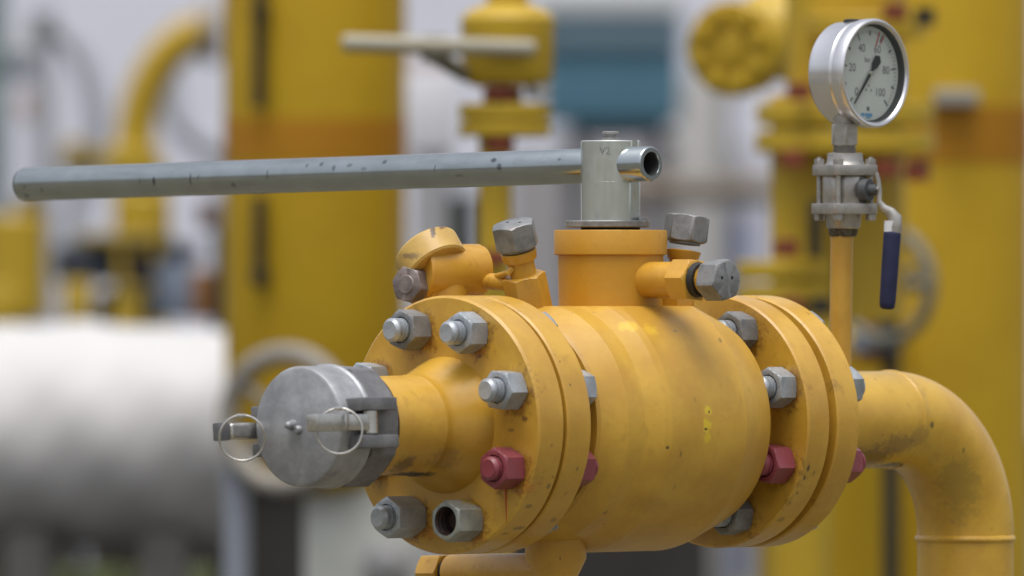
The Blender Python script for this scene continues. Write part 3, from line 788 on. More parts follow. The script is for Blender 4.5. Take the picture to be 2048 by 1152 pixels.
# ================================================================== BACKGROUND
BGY = (.44, .29, .025)
BPAINT = paint('vessel_paint', (.425, .264, .008), .25, .0, .5, scale=.3, tone=.10, chalk=0, spec=.25, coat=0)
BPAINT2 = paint('valve_yellow', (.50, .33, .018), .3, .0, .45, scale=.4, tone=.12, chalk=0, spec=.35, coat=.2)
BANDP = paint('orange_band', (.43, .195, .009), .2, .0, .5, scale=.3, chalk=0, spec=.25, coat=0)
DARKM = plain('dark_steel', (.03, .026, .015), .5)
GREYM = metal('grey_steel', (.36, .36, .36), .5, .4, .15, .1, .3, .1)
PALEM = plain('pale_grey_paint', (.52, .52, .52), .5, .06)
REDB = plain('red_fastener', (.19, .04, .018), .5)
def cyl(name, mat, parent, p0, p1, r, seg=48, ch=0.0, root=None):
    with Part(name, mat, parent, root or parent) as bm:
        d = p1 - p0; ln = d.length
        lathe(bm, p0, d, [(0, 0), (0, r - ch), (ch, r), (ln - ch, r), (ln, r - ch), (ln, 0)] if ch else [(0, 0), (0, r), (ln, r), (ln, 0)], seg=seg)
def gnd(px, Y):
    p = at(px, 576, Y); return Vector((p.x, p.y, GROUND))

# ---- left vessel
Y1 = 13.9; U1 = Y1 / FPX
ves = thing('filter_vessel', 'tall yellow upright vessel with orange band and dark rods, behind the long lever', 'vessel', gnd(630, Y1))
with Part('shell', BPAINT, ves) as bm:
    c = at(630, 955, Y1)
    prof = [(-40 * U1, 0), (-38 * U1, 60 * U1), (-20 * U1, 130 * U1), (40 * U1, 166 * U1), (150 * U1, 178 * U1), (330 * U1, 182 * U1), (1300 * U1, 182 * U1), (1390 * U1, 150 * U1), (1430 * U1, 60 * U1), (1435 * U1, 0)]
    lathe(bm, c, UP, prof, seg=80)
with Part('band', BANDP, ves) as bm:
    lathe(bm, at(630, 322, Y1), UP, [(0, 180 * U1), (0, 184 * U1), (84 * U1, 184 * U1), (84 * U1, 180 * U1)], seg=80)
for y0, y1, k0, k1 in ((-60, 216, 26, None), (392, 575, None, 552)):
    with Part('vertical_rod', DARKM, ves) as bm:
        Yf = Y1 - .103
        tube(bm, [at(519, y0, Yf), at(517, y1, Yf)], 13 * U1, 16)
        for k in (k0, k1):
            if k is not None: lathe(bm, at(520, k + 18, Yf), UP, [(0, 0), (4 * U1, 18 * U1), (32 * U1, 18 * U1), (36 * U1, 0)], seg=20)
ped = thing('concrete_pedestal', 'pale grey concrete pedestal below the left yellow vessel', 'pedestal', gnd(720, Y1))
with Part('block', plain('pale_concrete', (.47, .48, .44), .9, .1), ped) as bm:
    c = at(722, 968, Y1); h = c.z
    box(bm, Vector((c.x, Y1 + .02, h / 2)), Vector((112 * U1, 0, 0)), Vector((0, .07, 0)), Vector((0, 0, h / 2)), .006)
with Part('anchor_plate', GREYM, ped) as bm:
    lathe(bm, at(775, 1128, Y1 - .055), Vector((0, -1, 0)), [(0, 0), (0, 48 * U1), (.01, 48 * U1), (.014, 20 * U1), (.03, 18 * U1), (.03, 0)], seg=32)
# ---- handwheel in front of the left vessel
def handwheel(name, label, c, n, r, rt, mat, spokes=4, group=None, stem=.08, postto=None, postr=.012, cat='handwheel', hubr=.03):
    t = thing(name, label, cat, c, group)
    x, y, n = frame(n)
    with Part('rim', mat, t) as bm:
        tube(bm, [c + (x * math.cos(a) + y * math.sin(a)) * r for a in [2 * math.pi * i / 48 for i in range(48)]], rt, 14, closed=True)
    for i in range(spokes):
        a = 2 * math.pi * i / spokes + .4
        with Part('spoke', mat, t) as bm:
            tube(bm, [c + (x * math.cos(a) + y * math.sin(a)) * hubr * .6 + n * 0, c + (x * math.cos(a) + y * math.sin(a)) * r], rt * .55, 10)
    with Part('hub', mat, t) as bm:
        lathe(bm, c - n * stem, n, [(0, 0), (0, hubr * .5), (stem * .8, hubr * .5), (stem * .8, hubr), (stem * 1.15, hubr), (stem * 1.15, 0)], seg=24)
    return t
WHEELM = plain('worn_wheel_paint', (.29, .265, .225), .6, .2)
Yw = 13.45
hw = handwheel('handwheel', 'worn grey-brown handwheel behind the grey coupling cap', at(572, 840, Yw), Vector((-.45, -.9, .0)), 132 * Yw / FPX, 21 * Yw / FPX, WHEELM, 3, hubr=.02)
with Part('stand', plain('blue_grey_paint', (.24, .26, .30), .5), hw) as bm:
    q = at(474, 930, Yw + .05)
    tube(bm, [q, Vector((q.x, q.y, 0))], 27 * Yw / FPX, 20)
    tube(bm, [at(572, 845, Yw + .05), at(474, 940, Yw + .05)], 14 * Yw / FPX, 12)

# ---- white clad pipe at bottom left
Y2 = 15.4; U2 = Y2 / FPX
wp = thing('insulated_pipe', 'wide white wrapped horizontal pipe at the lower left', 'pipe', gnd(200, Y2))
with Part('cladding', plain('white_cladding', (.54, .53, .52), .55, .05, 5), wp) as bm:
    A = at(478, 874, Y2); ln = 1400 * U2
    def rf(a, r, t): return r * (1 + .026 * math.sin(a * 3 + t * 9) + .018 * math.sin(t * 23 + a * 2) + .012 * math.sin(t * 47 - a * 5) + .007 * math.sin(t * 83 + a * 9 + 1.3))
    d = Vector((-1, .06, 0)).normalized()
    lathe(bm, A, d, [(0, 0), (0, 205 * U2), (12 * U2, 218 * U2)] + [(ln * i / 60 + 14 * U2, 222 * U2) for i in range(61)] + [(ln + 20 * U2, 0)], seg=72, rfun=rf)
with Part('cradle', plain('cradle_steel', (.10, .095, .09), .8), wp) as bm:
    for px in (60, 330, -260):
        c = at(px, 1060, Y2)
        box(bm, Vector((c.x, c.y, c.z / 2)), Vector((45 * U2, 0, 0)), Vector((0, .10, 0)), UP * (c.z / 2), .004)

# ---- low dark wall and olive rail beyond the white pipe
YL2 = 20.0; UL = YL2 / FPX
lw_ = thing('low_wall', 'long dark low wall beyond the white pipe and under the ball valve', 'wall', gnd(500, YL2))
with Part('panel', plain('dark_wall', (.035, .032, .028), .9, .2, 4), lw_) as bm:
    a, b = at(-700, 955, YL2), at(1425, 955, YL2)
    box(bm, Vector(((a.x + b.x) / 2, YL2, a.z / 2)), Vector(((b.x - a.x) / 2, 0, 0)), Vector((0, .08, 0)), UP * a.z / 2, .01)
with Part('coping', plain('dark_coping', (.07, .065, .06), .9, .2, 4), lw_) as bm:
    box(bm, Vector(((a.x + b.x) / 2, YL2, a.z + .008)), Vector(((b.x - a.x) / 2 + .02, 0, 0)), Vector((0, .1, 0)), UP * .008, .004)
rl = thing('green_rail', 'low olive-green rail along the bottom edge, in front of the dark low wall', 'rail', gnd(200, 17))
with Part('beam', plain('olive_rail', (.11, .13, .05), .7, .1), rl) as bm:
    a, b = at(-500, 1180, 17), at(440, 1180, 17)
    box(bm, (a + b) / 2, Vector(((b.x - a.x) / 2, 0, 0)), Vector((0, .03, 0)), UP * 45 * 17 / FPX, .005)
for px in (-300, 60, 400):
    with Part('leg', plain('olive_rail_leg', (.1, .11, .05), .7, .1), rl) as bm:
        q = at(px, 1220, 17); box(bm, Vector((q.x, q.y, q.z / 2)), Vector((.012, 0, 0)), Vector((0, .012, 0)), UP * q.z / 2, .002)

# ---- middle valve with grey T-handle
Y3 = 11.8; U3 = Y3 / FPX
tv = thing('gate_valve', 'blurred yellow valve on a thin pipe with long pale crossbar handle', 'valve', gnd(992, Y3))
with Part('head', BPAINT2, tv) as bm:
    lathe(bm, at(1015, 172, Y3), UP, [(0, 0), (0, 70 * U3), (10 * U3, 86 * U3), (22 * U3, 92 * U3), (135 * U3, 94 * U3), (150 * U3, 80 * U3), (165 * U3, 42 * U3), (230 * U3, 40 * U3), (230 * U3, 0)], seg=48)
for y0, y1 in ((240, 207), (273, 243)):
    cyl('flange', BPAINT2, tv, at(1010, y0, Y3), at(1010, y1, Y3), 92 * U3, ch=.002)
with Part('gasket', plain('olive_gap', (.25, .15, .02), .7), tv) as bm:
    lathe(bm, at(1010, 243, Y3), UP, [(0, 0), (0, 78 * U3), (8 * U3, 78 * U3), (8 * U3, 0)], seg=40)
cyl('pipe', BPAINT2, tv, gnd(990, Y3), at(990, 270, Y3), 33 * U3)
cyl('neck', BPAINT2, tv, at(1005, 210, Y3), at(1005, 175, Y3), 40 * U3)
for px, py, w, h in ((1002, 187, 30, 13), (1000, 288, 26, 13), (990, 515, 22, 14), (880, 515, 10, 10)):
    if px == 880: continue
    with Part('red_nut', REDB, tv) as bm:
        hexnut(bm, at(px, py + h, Y3 - .03), UP, w * U3, 2 * h * U3, .2)
with Part('grey_bolt', GREYM, tv) as bm:
    hexnut(bm, at(1078, 196, Y3 - .02), UP, 24 * U3, 26 * U3, .2)
with Part('handle_bar', plain('pale_bar', (.34, .315, .24), .5, .08), tv) as bm:
    Yh = Y3 - .06
    tube(bm, [at(684, 86, Yh), at(690, 86, Yh), at(1066, 97, Yh), at(1072, 97, Yh)], [12 * U3, 17 * U3, 17 * U3, 12 * U3], 20)
with Part('handle_hub', plain('dark_hub', (.16, .15, .12), .6), tv) as bm:
    Yh = Y3 - .05
    lathe(bm, at(868, 122, Yh), UP, [(0, 0), (0, 26 * U3), (50 * U3, 26 * U3), (50 * U3, 0)], seg=24)
    tube(bm, [at(868, 112, Yh), at(925, 145, Yh + .03), at(965, 160, Y3)], [18 * U3, 17 * U3, 16 * U3], 16)

# ---- pale pipe / white junction box beside it
Y3b = 15.8; U3b = Y3b / FPX
jb = thing('white_junction_box', 'small white box on a pale post, between the left vessel and the yellow T-handle valve', 'box', gnd(862, Y3b))
with Part('box', plain('white_box', (.72, .72, .76), .5, .04), jb) as bm:
    c = at(862, 225, Y3b); box(bm, c, Vector((52 * U3b, 0, 0)), Vector((0, .03, 0)), UP * 80 * U3b, .006)
with Part('post', plain('post_grey', (.42, .42, .43), .6), jb) as bm:
    c = at(862, 300, Y3b); tube(bm, [Vector((c.x, c.y, 0)), c], 36 * U3b, 20)
with Part('bracket', plain('bracket_pink_grey', (.45, .40, .40), .6), jb) as bm:
    c = at(815, 140, Y3b); box(bm, c, Vector((75 * U3b, 0, 0)), Vector((0, .02, 0)), UP * 26 * U3b, .004)
db = thing('dark_box', 'dark green-black cabinet low behind the port cap', 'cabinet', gnd(905, 24.0))
with Part('cabinet', plain('dark_cabinet', (.02, .024, .02), .6), db) as bm:
    u = 24.0 / FPX; c = at(905, 392, 24.0)
    box(bm, Vector((c.x, c.y, c.z / 2)), Vector((52 * u, 0, 0)), Vector((0, .05, 0)), UP * (c.z / 2), .01)
with Part('lid', plain('cabinet_lid', (.04, .045, .04), .6), db) as bm:
    box(bm, c + UP * .006, Vector((56 * u, 0, 0)), Vector((0, .054, 0)), UP * .006, .002)

# ---- right horizontal valve with round flange
Y4 = 12.75; U4 = Y4 / FPX
rv = thing('flanged_branch_pipe', 'yellow horizontal branch pipe ending in a round bolted flange, left of the gauge', 'pipe', at(1560, 100, Y4))
nv = Vector((-.40, -.91, -.05)).normalized()
c = at(1462, 98, Y4)
with Part('blind_flange', BPAINT2, rv) as bm:
    lathe(bm, c, -nv, [(0, 0), (0, 91 * U4), (4 * U4, 96 * U4), (36 * U4, 96 * U4), (40 * U4, 92 * U4), (44 * U4, 0)], seg=48)
    lathe(bm, c, -nv, [(48 * U4, 0), (48 * U4, 92 * U4), (84 * U4, 92 * U4), (84 * U4, 0)], seg=48)
with Part('branch', BPAINT2, rv) as bm:
    lathe(bm, c, -nv, [(80 * U4, 64 * U4), (120 * U4, 62 * U4), (230 * U4, 62 * U4), (230 * U4, 0)], seg=40)
with Part('body', BPAINT2, rv) as bm:
    lathe(bm, at(1490, 72, Y4 + .10), Vector((1, .04, 0)), [(0, 0), (0, 70 * U4), (20 * U4, 86 * U4), (90 * U4, 92 * U4), (250 * U4, 92 * U4), (250 * U4, 0)], seg=48)
xx, yy, _ = frame(nv)
for i in range(8):
    a = 2 * math.pi * i / 8 + .3
    with Part('flange_bolt', BPAINT2, rv) as bm:
        hexnut(bm, c + (xx * math.cos(a) + yy * math.sin(a)) * 68 * U4, nv, 15 * U4, 18 * U4, .1)
with Part('face_boss', BPAINT2, rv) as bm:
    lathe(bm, c, nv, [(0, 0), (0, 34 * U4), (8 * U4, 30 * U4), (12 * U4, 0)], seg=32)

# ---- right flanged riser behind the gauge
Y5 = 12.4; U5 = Y5 / FPX
rs = thing('flanged_riser', 'yellow flanged riser with red bolts directly behind the gauge', 'pipe', gnd(1650, Y5))
cyl('riser', BPAINT2, rs, gnd(1600, Y5), at(1600, 190, Y5), 60 * U5)
cyl('riser', BPAINT2, rs, at(1690, 640, Y5 + .08), at(1690, -80, Y5 + .08), 120 * U5)
for y0, y1, x, w in ((250, 206, 1690, 178), (306, 262, 1690, 180), (560, 522, 1570, 96), (604, 568, 1570, 96), (76, 30, 1730, 120)):
    cyl('flange', BPAINT2, rs, at(x, y0, Y5), at(x, y1, Y5), w * U5, ch=.002)
for px, py in ((1598, 184), (1585, 318), (1773, 338), (1572, 496), (1585, 612), (1790, 24), (1835, 345)):
    with Part('red_bolt', REDB, rs) as bm:
        hexnut(bm, at(px, py + 17, Y5 - .10), UP, 22 * U5, 34 * U5, .2)
for px, py in ((1850, 34), (1838, 336), (1640, 612), (1640, 420)):
    with Part('dark_bolt', DARKM, rs) as bm:
        lathe(bm, at(px, py + 18, Y5 - .10), UP, [(0, 0), (0, 20 * U5), (36 * U5, 20 * U5), (36 * U5, 0)], seg=20)
with Part('dark_rod', DARKM, rs) as bm:
    tube(bm, [at(1630, 410, Y5 - .07), at(1630, 515, Y5 - .07)], 14 * U5, 14)
# ---- right vessel
Y6 = 13.75; U6 = Y6 / FPX
v2 = thing('filter_vessel', 'tall yellow upright vessel with orange band at the right edge', 'vessel', gnd(1850, Y6))
with Part('shell', BPAINT, v2) as bm:
    lathe(bm, gnd(1852, Y6), UP, [(0, 0), (0, 210 * U6), (1.35, 210 * U6), (1.42, 150 * U6), (1.44, 0)], seg=80)
with Part('band', BANDP, v2) as bm:
    lathe(bm, at(1852, 326, Y6), UP, [(0, 208 * U6), (0, 212 * U6), (112 * U6, 212 * U6), (112 * U6, 208 * U6)], seg=80)
with Part('grey_bracket', plain('bracket_grey', (.33, .32, .28), .6), v2) as bm:
    box(bm, at(1912, 194, Y6 - .128), Vector((44 * U6, 0, 0)), Vector((0, .02, 0)), UP * 15 * U6, .003)
tank = thing('low_tank', 'low yellow drum below the rear flange, in front of the right vessel', 'tank', gnd(1660, Y6 - .1))
with Part('drum', BPAINT, tank) as bm:
    zt = at(1660, 650, Y6 - .1).z
    lathe(bm, gnd(1672, Y6 - .1), UP, [(0, 0), (0, 152 * U6), (zt - .02, 152 * U6), (zt, 130 * U6), (zt, 0)], seg=64)
with Part('rim_band', BPAINT2, tank) as bm:
    lathe(bm, gnd(1672, Y6 - .1) + UP * (zt - .07), UP, [(0, 150 * U6), (0, 156 * U6), (.02, 156 * U6), (.02, 150 * U6)], seg=64)
hw2 = handwheel('handwheel', 'grey handwheel on a black post, behind the dark blue handle', at(1772, 570, Y6 - .32), Vector((-.62, -.78, 0)), 108 * U6, 13 * U6, plain('grey_wheel', (.16, .155, .12), .55), 3, hubr=.016)
with Part('stand', plain('black_post', (.022, .02, .016), .5), hw2) as bm:
    q = at(1782, 590, Y6 - .28); tube(bm, [q, Vector((q.x, q.y, 0))], 17 * U6, 16)
with Part('bracket', plain('blue_grey_bracket', (.14, .16, .20), .5), hw2) as bm:
    box(bm, at(1752, 688, Y6 - .3), Vector((50 * U6, 0, 0)), Vector((0, .01, 0)), UP * 17 * U6, .002)
with Part('orange_box', BANDP, hw2) as bm:
    box(bm, at(1742, 660, Y6 - .26), Vector((28 * U6, 0, 0)), Vector((0, .015, 0)), UP * 70 * U6, .003)

# ---- grey post and brown pipe in the middle distance
Y7 = 22.5; U7 = Y7 / FPX
gpst = thing('grey_column', 'pale grey square column under the round yellow flange', 'column', gnd(1395, Y7))
with Part('shaft', plain('column_grey', (.46, .45, .44), .7, .05), gpst) as bm:
    h = at(1395, 150, Y7).z; p = gnd(1395, Y7)
    box(bm, p + UP * h / 2, Vector((46 * U7, 0, 0)), Vector((0, .03, 0)), UP * h / 2, .006)
with Part('side_rib', plain('column_rib', (.22, .22, .23), .7, .05), gpst) as bm:
    box(bm, p + UP * h / 2 + Vector((58 * U7, 0, -.01)), Vector((14 * U7, 0, 0)), Vector((0, .03, 0)), UP * (h / 2 - .01), .003)
bp = thing('brown_pipe', 'dull brown horizontal pipe beyond the lever end', 'pipe', gnd(1390, 20.0))
u = 20.0 / FPX
cyl('tube', plain('brown_pipe_paint', (.20, .165, .13), .7, .1), bp, at(1245, 380, 20.0), at(1580, 380, 20.0), 26 * u)
for px in (1260, 1560):
    cyl('leg', plain('brown_leg', (.2, .17, .14), .7, .1), bp, gnd(px, 20.0), at(px, 380, 20.0), 12 * u, 16)
bd = thing('blue_drum', 'small blue drum between the grey column and the riser', 'drum', gnd(1468, 28.0))
u = 28.0 / FPX
cyl('drum', plain('blue_drum_paint', (.07, .11, .26), .5, .1), bd, gnd(1466, 28.0), at(1466, 430, 28.0), 34 * u, ch=.004)
cyl('lid', plain('blue_lid', (.3, .33, .42), .5, .1), bd, at(1466, 430, 28.0), at(1466, 418, 28.0), 36 * u, ch=.002)

# ---- blue cabin
Y8 = 21.0; U8 = Y8 / FPX
cab = thing('blue_cabin', 'blue metal cabin with grey band and white roof, beyond the yellow T-handle valve', 'cabin', gnd(1215, Y8))
def bx(name, mat, par, x0, x1, y0, y1, Y, dep, bev=.01, root=None):
    a, b = at(x0, y1, Y), at(x1, y0, Y)
    with Part(name, mat, par, root or par) as bm:
        c = (a + b) / 2 + Vector((0, dep, 0))
        box(bm, c, Vector(((b.x - a.x) / 2, 0, 0)), Vector((0, dep, 0)), UP * ((b.z - a.z) / 2), bev)
bx('wall', plain('cabin_blue', (.085, .20, .28), .5, .08, 3), cab, 1085, 1362, 92, 244, Y8, .3)
bx('grey_band', plain('cabin_band', (.16, .24, .30), .6, .05, 3), cab, 1082, 1365, 44, 94, Y8 - .02, .3)
bx('upper_wall', plain('cabin_teal', (.09, .2, .27), .5, .05, 3), cab, 1085, 1362, 22, 46, Y8, .3)
bx('roof', plain('cabin_roof', (.75, .78, .8), .5, .03, 3), cab, 1076, 1370, -40, 24, Y8 - .03, .34)
bx('skirt', plain('cabin_skirt', (.035, .04, .045), .6), cab, 1140, 1335, 234, 276, Y8 + .02, .28)
for px in (1150, 1325):
    q = at(px, 270, Y8 + .3)
    with Part('leg', plain('cabin_leg', (.2, .2, .22), .6), cab) as bm: tube(bm, [Vector((q.x, q.y, 0)), q], .02, 12)

# ---- far left piping
Y9 = 18.0; U9 = Y9 / FPX
yb = thing('curved_pipe', 'blurred yellow pipe curving up at the left', 'pipe', gnd(270, Y9))
with Part('bend', BPAINT2, yb) as bm:
    pts = []
    for i in range(24):
        a = R(180 - 82 * i / 23)
        pts.append(at(430 + 160 * math.cos(a), 300 - 238 * math.sin(a), Y9))
    pts = [at(270, 330, Y9), at(270, 315, Y9)] + pts
    tube(bm, pts, 40 * U9, 24)
cyl('flange', BPAINT2, yb, at(262, 345, Y9), at(262, 295, Y9), 62 * U9, ch=.004)
cyl('end_flange', plain('grey_brown_flange', (.28, .24, .2), .6), yb, at(405, 62, Y9), at(440, 62, Y9), 66 * U9, ch=.004)
cyl('riser', BPAINT2, yb, gnd(285, Y9), at(280, 330, Y9), 56 * U9)
Ya = 19.1; Ua = Ya / FPX
HOSE = plain('grey_hose_paint', (.42, .43, .47), .6, .08)
h1 = thing('grey_hose', 'thick grey hose looping over at the top left', 'hose', gnd(160, Ya))
with Part('hose', HOSE, h1) as bm:
    pts = [at(80 + 112 * math.sin(R(a)), 245 - 195 * math.cos(R(a)), Ya) for a in range(-10, 126, 6)]
    pts += [at(150, 420, Ya), at(150, 620, Ya)]
    tube(bm, pts, 24 * Ua, 16)
with Part('coupling', plain('hose_coupling_grey', (.22, .23, .24), .6), h1) as bm:
    lathe(bm, at(88, 75, Ya), UP, [(0, 0), (0, 30 * Ua), (50 * Ua, 30 * Ua), (50 * Ua, 0)], seg=24)
with Part('stand', HOSE, h1) as bm:
    tube(bm, [gnd(85, Ya), at(85, 70, Ya)], 20 * Ua, 16)
h2 = thing('grey_hose', 'grey hose sagging between the yellow bend and the left vessel', 'hose', gnd(380, Ya))
with Part('hose', HOSE, h2) as bm:
    pts = [at(455 - 120 * math.cos(R(a)), 150 + 150 * math.sin(R(a)), Ya) for a in range(0, 100, 8)]
    tube(bm, pts, 26 * Ua, 16)
with Part('stand', HOSE, h2) as bm:
    tube(bm, [gnd(455, Ya), at(455, 300, Ya)], 20 * Ua, 16)
Yc = 17.0; Uc = Yc / FPX
def lump(name, label, cat, Y, pieces):
    """a blurred piece of plant: pieces (part, material, x0, x1, y0, y1, round?)"""
    x0 = min(p[2] for p in pieces); x1 = max(p[3] for p in pieces)
    t = thing(name, label, cat, gnd((x0 + x1) / 2, Y))
    u = Y / FPX
    for part, mat, a, b, c, d, rnd in pieces:
        with Part(part, mat, t) as bm:
            if rnd: lathe(bm, at((a + b) / 2, d, Y), UP, [(0, 0), (0, (b - a) / 2 * u * .9), (.006, (b - a) / 2 * u), ((d - c) * u - .006, (b - a) / 2 * u), ((d - c) * u, (b - a) / 2 * u * .9), ((d - c) * u, 0)], seg=32)
            else: box(bm, at((a + b) / 2, (c + d) / 2, Y), Vector(((b - a) / 2 * u, 0, 0)), Vector((0, .05, 0)), UP * (d - c) / 2 * u, .006)
    return t
OLV = plain('olive_brown_paint', (.22, .16, .03), .6)
PUMPD = plain('dark_blue_grey', (.045, .055, .075), .5, .3, 12)
PUMPL = plain('light_blue_grey', (.22, .26, .33), .5, .2)
GRN = plain('grey_green', (.14, .19, .19), .7)
ybo = 2000
lump('yellow_regulator', 'yellow regulator body at the left edge below the lever end', 'regulator', Yc, [
    ('body', BPAINT2, -30, 92, 430, 640, True), ('neck', OLV, 30, 84, 390, 432, True), ('base', DARKM, -40, 60, 640, 1900, True)])
lump('yellow_pump_head', 'yellow pump head above the dark pump, under the middle of the lever', 'pump', Yc + .12, [
    ('head', BPAINT2, 228, 342, 385, 470, True), ('flange', OLV, 150, 350, 466, 492, True), ('casing', PUMPD, 110, 235, 488, 566, True), ('foot', DARKM, 190, 300, 585, 1900, True), ('outlet', PUMPD, 318, 402, 486, 522, True),
    ('cylinder', PUMPL, 300, 385, 520, 640, True), ('end_cover', plain('purple_dark', (.05, .045, .08), .5), 250, 300, 480, 570, True)])
lump('yellow_drain_valve', 'small yellow valve low at the left, in front of the dark pump', 'valve', Yc - .12, [('body', BPAINT2, 125, 185, 560, 660, True), ('stem', DARKM, 145, 165, 660, 1900, True)])
lump('yellow_pipe_end', 'short bright yellow pipe end at the left edge just above the white pipe', 'pipe', Yc - .3, [('end', BPAINT2, -30, 38, 565, 680, True), ('stem', DARKM, -10, 20, 680, 1900, True)])
lump('yellow_fitting', 'small yellow fitting under the dark pump, just above the white pipe', 'fitting', Yc - .25, [('body', BPAINT2, 226, 282, 585, 690, True), ('collar', OLV, 218, 290, 575, 588, True), ('stem', DARKM, 245, 265, 690, 1900, True)])
lump('grey_valve', 'grey valve with pale fitting at the far upper left', 'valve', Ya + .5, [
    ('body', plain('valve_grey', (.23, .25, .28), .6), -20, 105, 105, 160, False), ('fitting', plain('pale_fitting', (.6, .6, .6), .6), 30, 90, 60, 120, True), ('stem', plain('beige_stem', (.45, .43, .4), .6), 62, 112, 160, 1500, True), ('tag', plain('pinkish_tag', (.5, .36, .28), .6), 40, 90, 190, 240, False)])
lump('green_post', 'grey-green post in the top left corner', 'post', Ya + .2, [('post', GRN, -45, 14, -60, 1500, True), ('cap', GRN, -50, 20, -90, -58, True)])
lump('rusty_bracket', 'rusty brown bracket beside the left vessel', 'bracket', 16.2, [('bracket', plain('rust_brown', (.22, .10, .03), .7), 385, 425, 540, 640, False), ('clip', plain('dark_brown', (.12, .06, .03), .7), 395, 440, 405, 455, True), ('leg', DARKM, 425, 455, 455, 1500, True)])
lump('olive_valve', 'olive brown valve on the grey hose line, above the lever end', 'valve', Ya - .4, [('body', OLV, 120, 205, 300, 345, True), ('bonnet', BPAINT2, 128, 172, 282, 304, True), ('stem', HOSE, 148, 178, 345, 1500, True)])

# ================================================================== SETTING
def ground_mat():
    m, nt, p = new_mat('gravel_and_grass')
    v = coords(nt)
    n1 = noise(nt, v, .6, 6); n2 = noise(nt, v, 30, 6, .7)
    c = mix(nt, ramp(nt, n1, .35, .65), (.155, .125, .085), (.12, .115, .05))
    c = mix(nt, ramp(nt, n2, .3, .7), c, (.12, .11, .085))
    L(nt, c, p.inputs['Base Color']); p.inputs['Roughness'].default_value = .95
    bump(nt, p, n2, .5, .02)
    return m
with Part('ground', ground_mat(), None) as bm:
    n = 40; S = 400
    vs = [[bm.verts.new((-S + 2 * S * i / n, -S + 2 * S * j / n, 0)) for i in range(n + 1)] for j in range(n + 1)]
    for j in range(n):
        for i in range(n): bm.faces.new((vs[j][i], vs[j][i + 1], vs[j + 1][i + 1], vs[j + 1][i]))
bpy.data.objects['ground']['kind'] = 'structure'
with Part('bounce_blocker', plain('bounce_blocker_black', (.022, .021, .02), .9, .2, 20), None) as bm:
    box(bm, Vector((-1.6, 15.6, .002)), Vector((2.6, 0, 0)), Vector((0, 4.2, 0)), UP * .002)  # unseen dark slab, added to cut ground bounce under the white pipe
bpy.data.objects['bounce_blocker']['kind'] = 'structure'
YW = 40.0; UW = YW / FPX
wall = thing('warehouse', 'long pale grey-lavender warehouse closing off the background', 'building', Vector((0, YW, 0)))
def wall_mat():
    m, nt, p = new_mat('pale_cladding')
    v = coords(nt)
    wv = N(nt, 'ShaderNodeTexWave'); wv.inputs['Scale'].default_value = 2.2; wv.inputs['Distortion'].default_value = 0; L(nt, v, wv.inputs['Vector'])
    n1 = noise(nt, v, .7, 4)
    c = mix(nt, ramp(nt, n1, .3, .7), (.70, .715, .82), (.76, .775, .88))
    L(nt, c, p.inputs['Base Color']); p.inputs['Roughness'].default_value = .6
    bump(nt, p, wv.outputs['Fac'], .4, .02)
    return m
WM = wall_mat()
with Part('wall', WM, wall) as bm:
    box(bm, Vector((0, YW + 2, 2.25)), Vector((14, 0, 0)), Vector((0, 2, 0)), UP * 2.25)
with Part('roof', plain('roof_grey', (.3, .3, .32), .6), wall) as bm:
    prism(bm, [Vector((-14.3, YW - .3, 4.503)), Vector((-14.3, YW + 2, 5.3)), Vector((-14.3, YW + 4.3, 4.503))], Vector((28.6, 0, 0)))
with Part('plinth', plain('dark_plinth', (.06, .055, .05), .9, .2, 2), wall) as bm:
    hz = at(0, 950, YW).z
    box(bm, Vector((0, YW - .06, max(hz, .2) / 2)), Vector((14.02, 0, 0)), Vector((0, .05, 0)), UP * (max(hz, .2) / 2))
for x0, x1 in ((1255, 1500), (1010, 1240)):
    with Part('door', plain('door_grey', (.33, .32, .33), .6, .06, 2), wall) as bm:
        a, b = at(x0, 1000, YW), at(x1, 300, YW)
        box(bm, Vector(((a.x + b.x) / 2, YW - .02, (b.z + .03) / 2)), Vector(((b.x - a.x) / 2, 0, 0)), Vector((0, .03, 0)), UP * (b.z - .03) / 2)

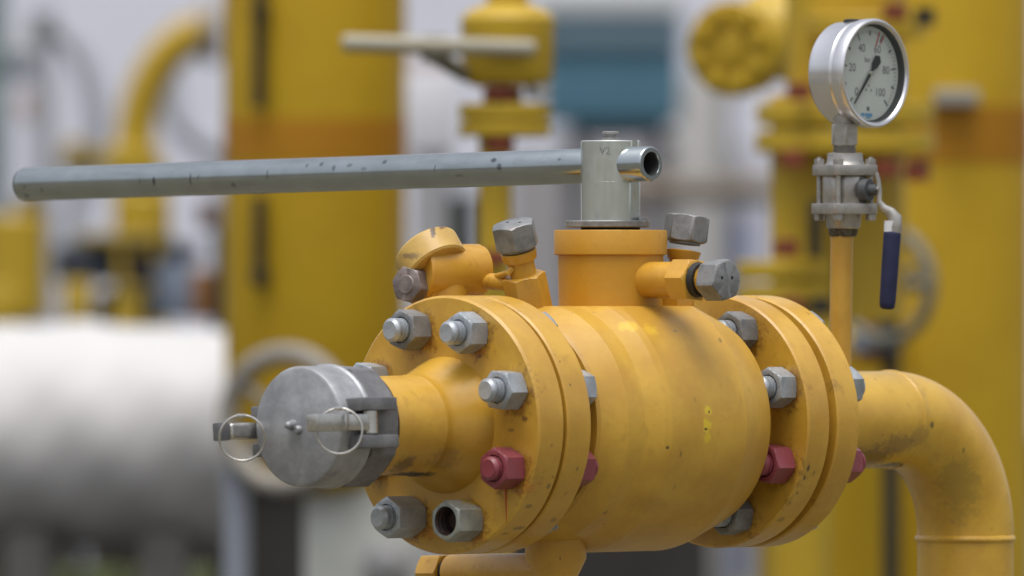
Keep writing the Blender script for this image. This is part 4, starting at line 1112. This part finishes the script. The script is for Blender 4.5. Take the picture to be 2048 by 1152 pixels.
# ================================================================== LIGHT, SKY, CAMERA
w = bpy.data.worlds.new('World'); scene.world = w; w.use_nodes = True
nt = w.node_tree; bg = nt.nodes['Background']
sky = nt.nodes.new('ShaderNodeTexSky'); sky.sky_type = 'NISHITA'; sky.sun_disc = False
SUN_EL, SUN_AZ = R(76), R(-168)              # azimuth measured clockwise from +Y
sky.sun_elevation = SUN_EL; sky.sun_rotation = SUN_AZ
sky.air_density = 1.0; sky.dust_density = 4.0; sky.ozone_density = 1.0
hs = nt.nodes.new('ShaderNodeHueSaturation'); hs.inputs['Saturation'].default_value = .32     # overcast: the cloud deck greys the sky
nt.links.new(sky.outputs[0], hs.inputs['Color']); 
geo = nt.nodes.new('ShaderNodeNewGeometry'); sx = nt.nodes.new('ShaderNodeSeparateXYZ')      # overcast skies are brightest overhead
nt.links.new(geo.outputs['Incoming'], sx.inputs[0])
ab = nt.nodes.new('ShaderNodeMath'); ab.operation = 'ABSOLUTE'; nt.links.new(sx.outputs[2], ab.inputs[0])
gr_ = nt.nodes.new('ShaderNodeMath'); gr_.operation = 'MULTIPLY_ADD'; nt.links.new(ab.outputs[0], gr_.inputs[0]); gr_.inputs[1].default_value = .8; gr_.inputs[2].default_value = .74
vm = nt.nodes.new('ShaderNodeVectorMath'); vm.operation = 'SCALE'
nt.links.new(hs.outputs[0], vm.inputs[0]); nt.links.new(gr_.outputs[0], vm.inputs['Scale']); nt.links.new(vm.outputs[0], bg.inputs['Color'])
bg.inputs['Strength'].default_value = .15
sl = bpy.data.lights.new('sun', 'SUN'); sl.energy = 1.2; sl.angle = R(40); sl.color = (1, .97, .92)
so = bpy.data.objects.new('sun', sl); COL.objects.link(so)
to_sun = Vector((math.sin(SUN_AZ) * math.cos(SUN_EL), math.cos(SUN_AZ) * math.cos(SUN_EL), math.sin(SUN_EL)))
so.rotation_euler = to_sun.to_track_quat('Z', 'Y').to_euler()
cam = bpy.data.cameras.new('camera'); co = bpy.data.objects.new('camera', cam); COL.objects.link(co)
co.location = (0, 0, ZC); co.rotation_euler = (R(90), 0, 0)
cam.sensor_width = 36; cam.lens = FPX / 2048 * 36; cam.clip_start = .1; cam.clip_end = 2000
cam.dof.use_dof = True; cam.dof.focus_distance = 9.10; cam.dof.aperture_fstop = 7.5
scene.camera = co
for o in bpy.data.objects:
    k = o.name.split('.')[0]
    if o.parent is None and k in ('filter_vessel', 'handwheel', 'grey_hose'):
        o['group'] = {'filter_vessel': 'yellow filter vessels with orange bands', 'handwheel': 'round handwheels on posts', 'grey_hose': 'grey looping hoses'}[k]
vs_ = scene.view_settings
vs_.view_transform = 'Standard'; vs_.look = 'None'; vs_.gamma = 1; vs_.exposure = 0.12
scene.cycles.use_denoising = True
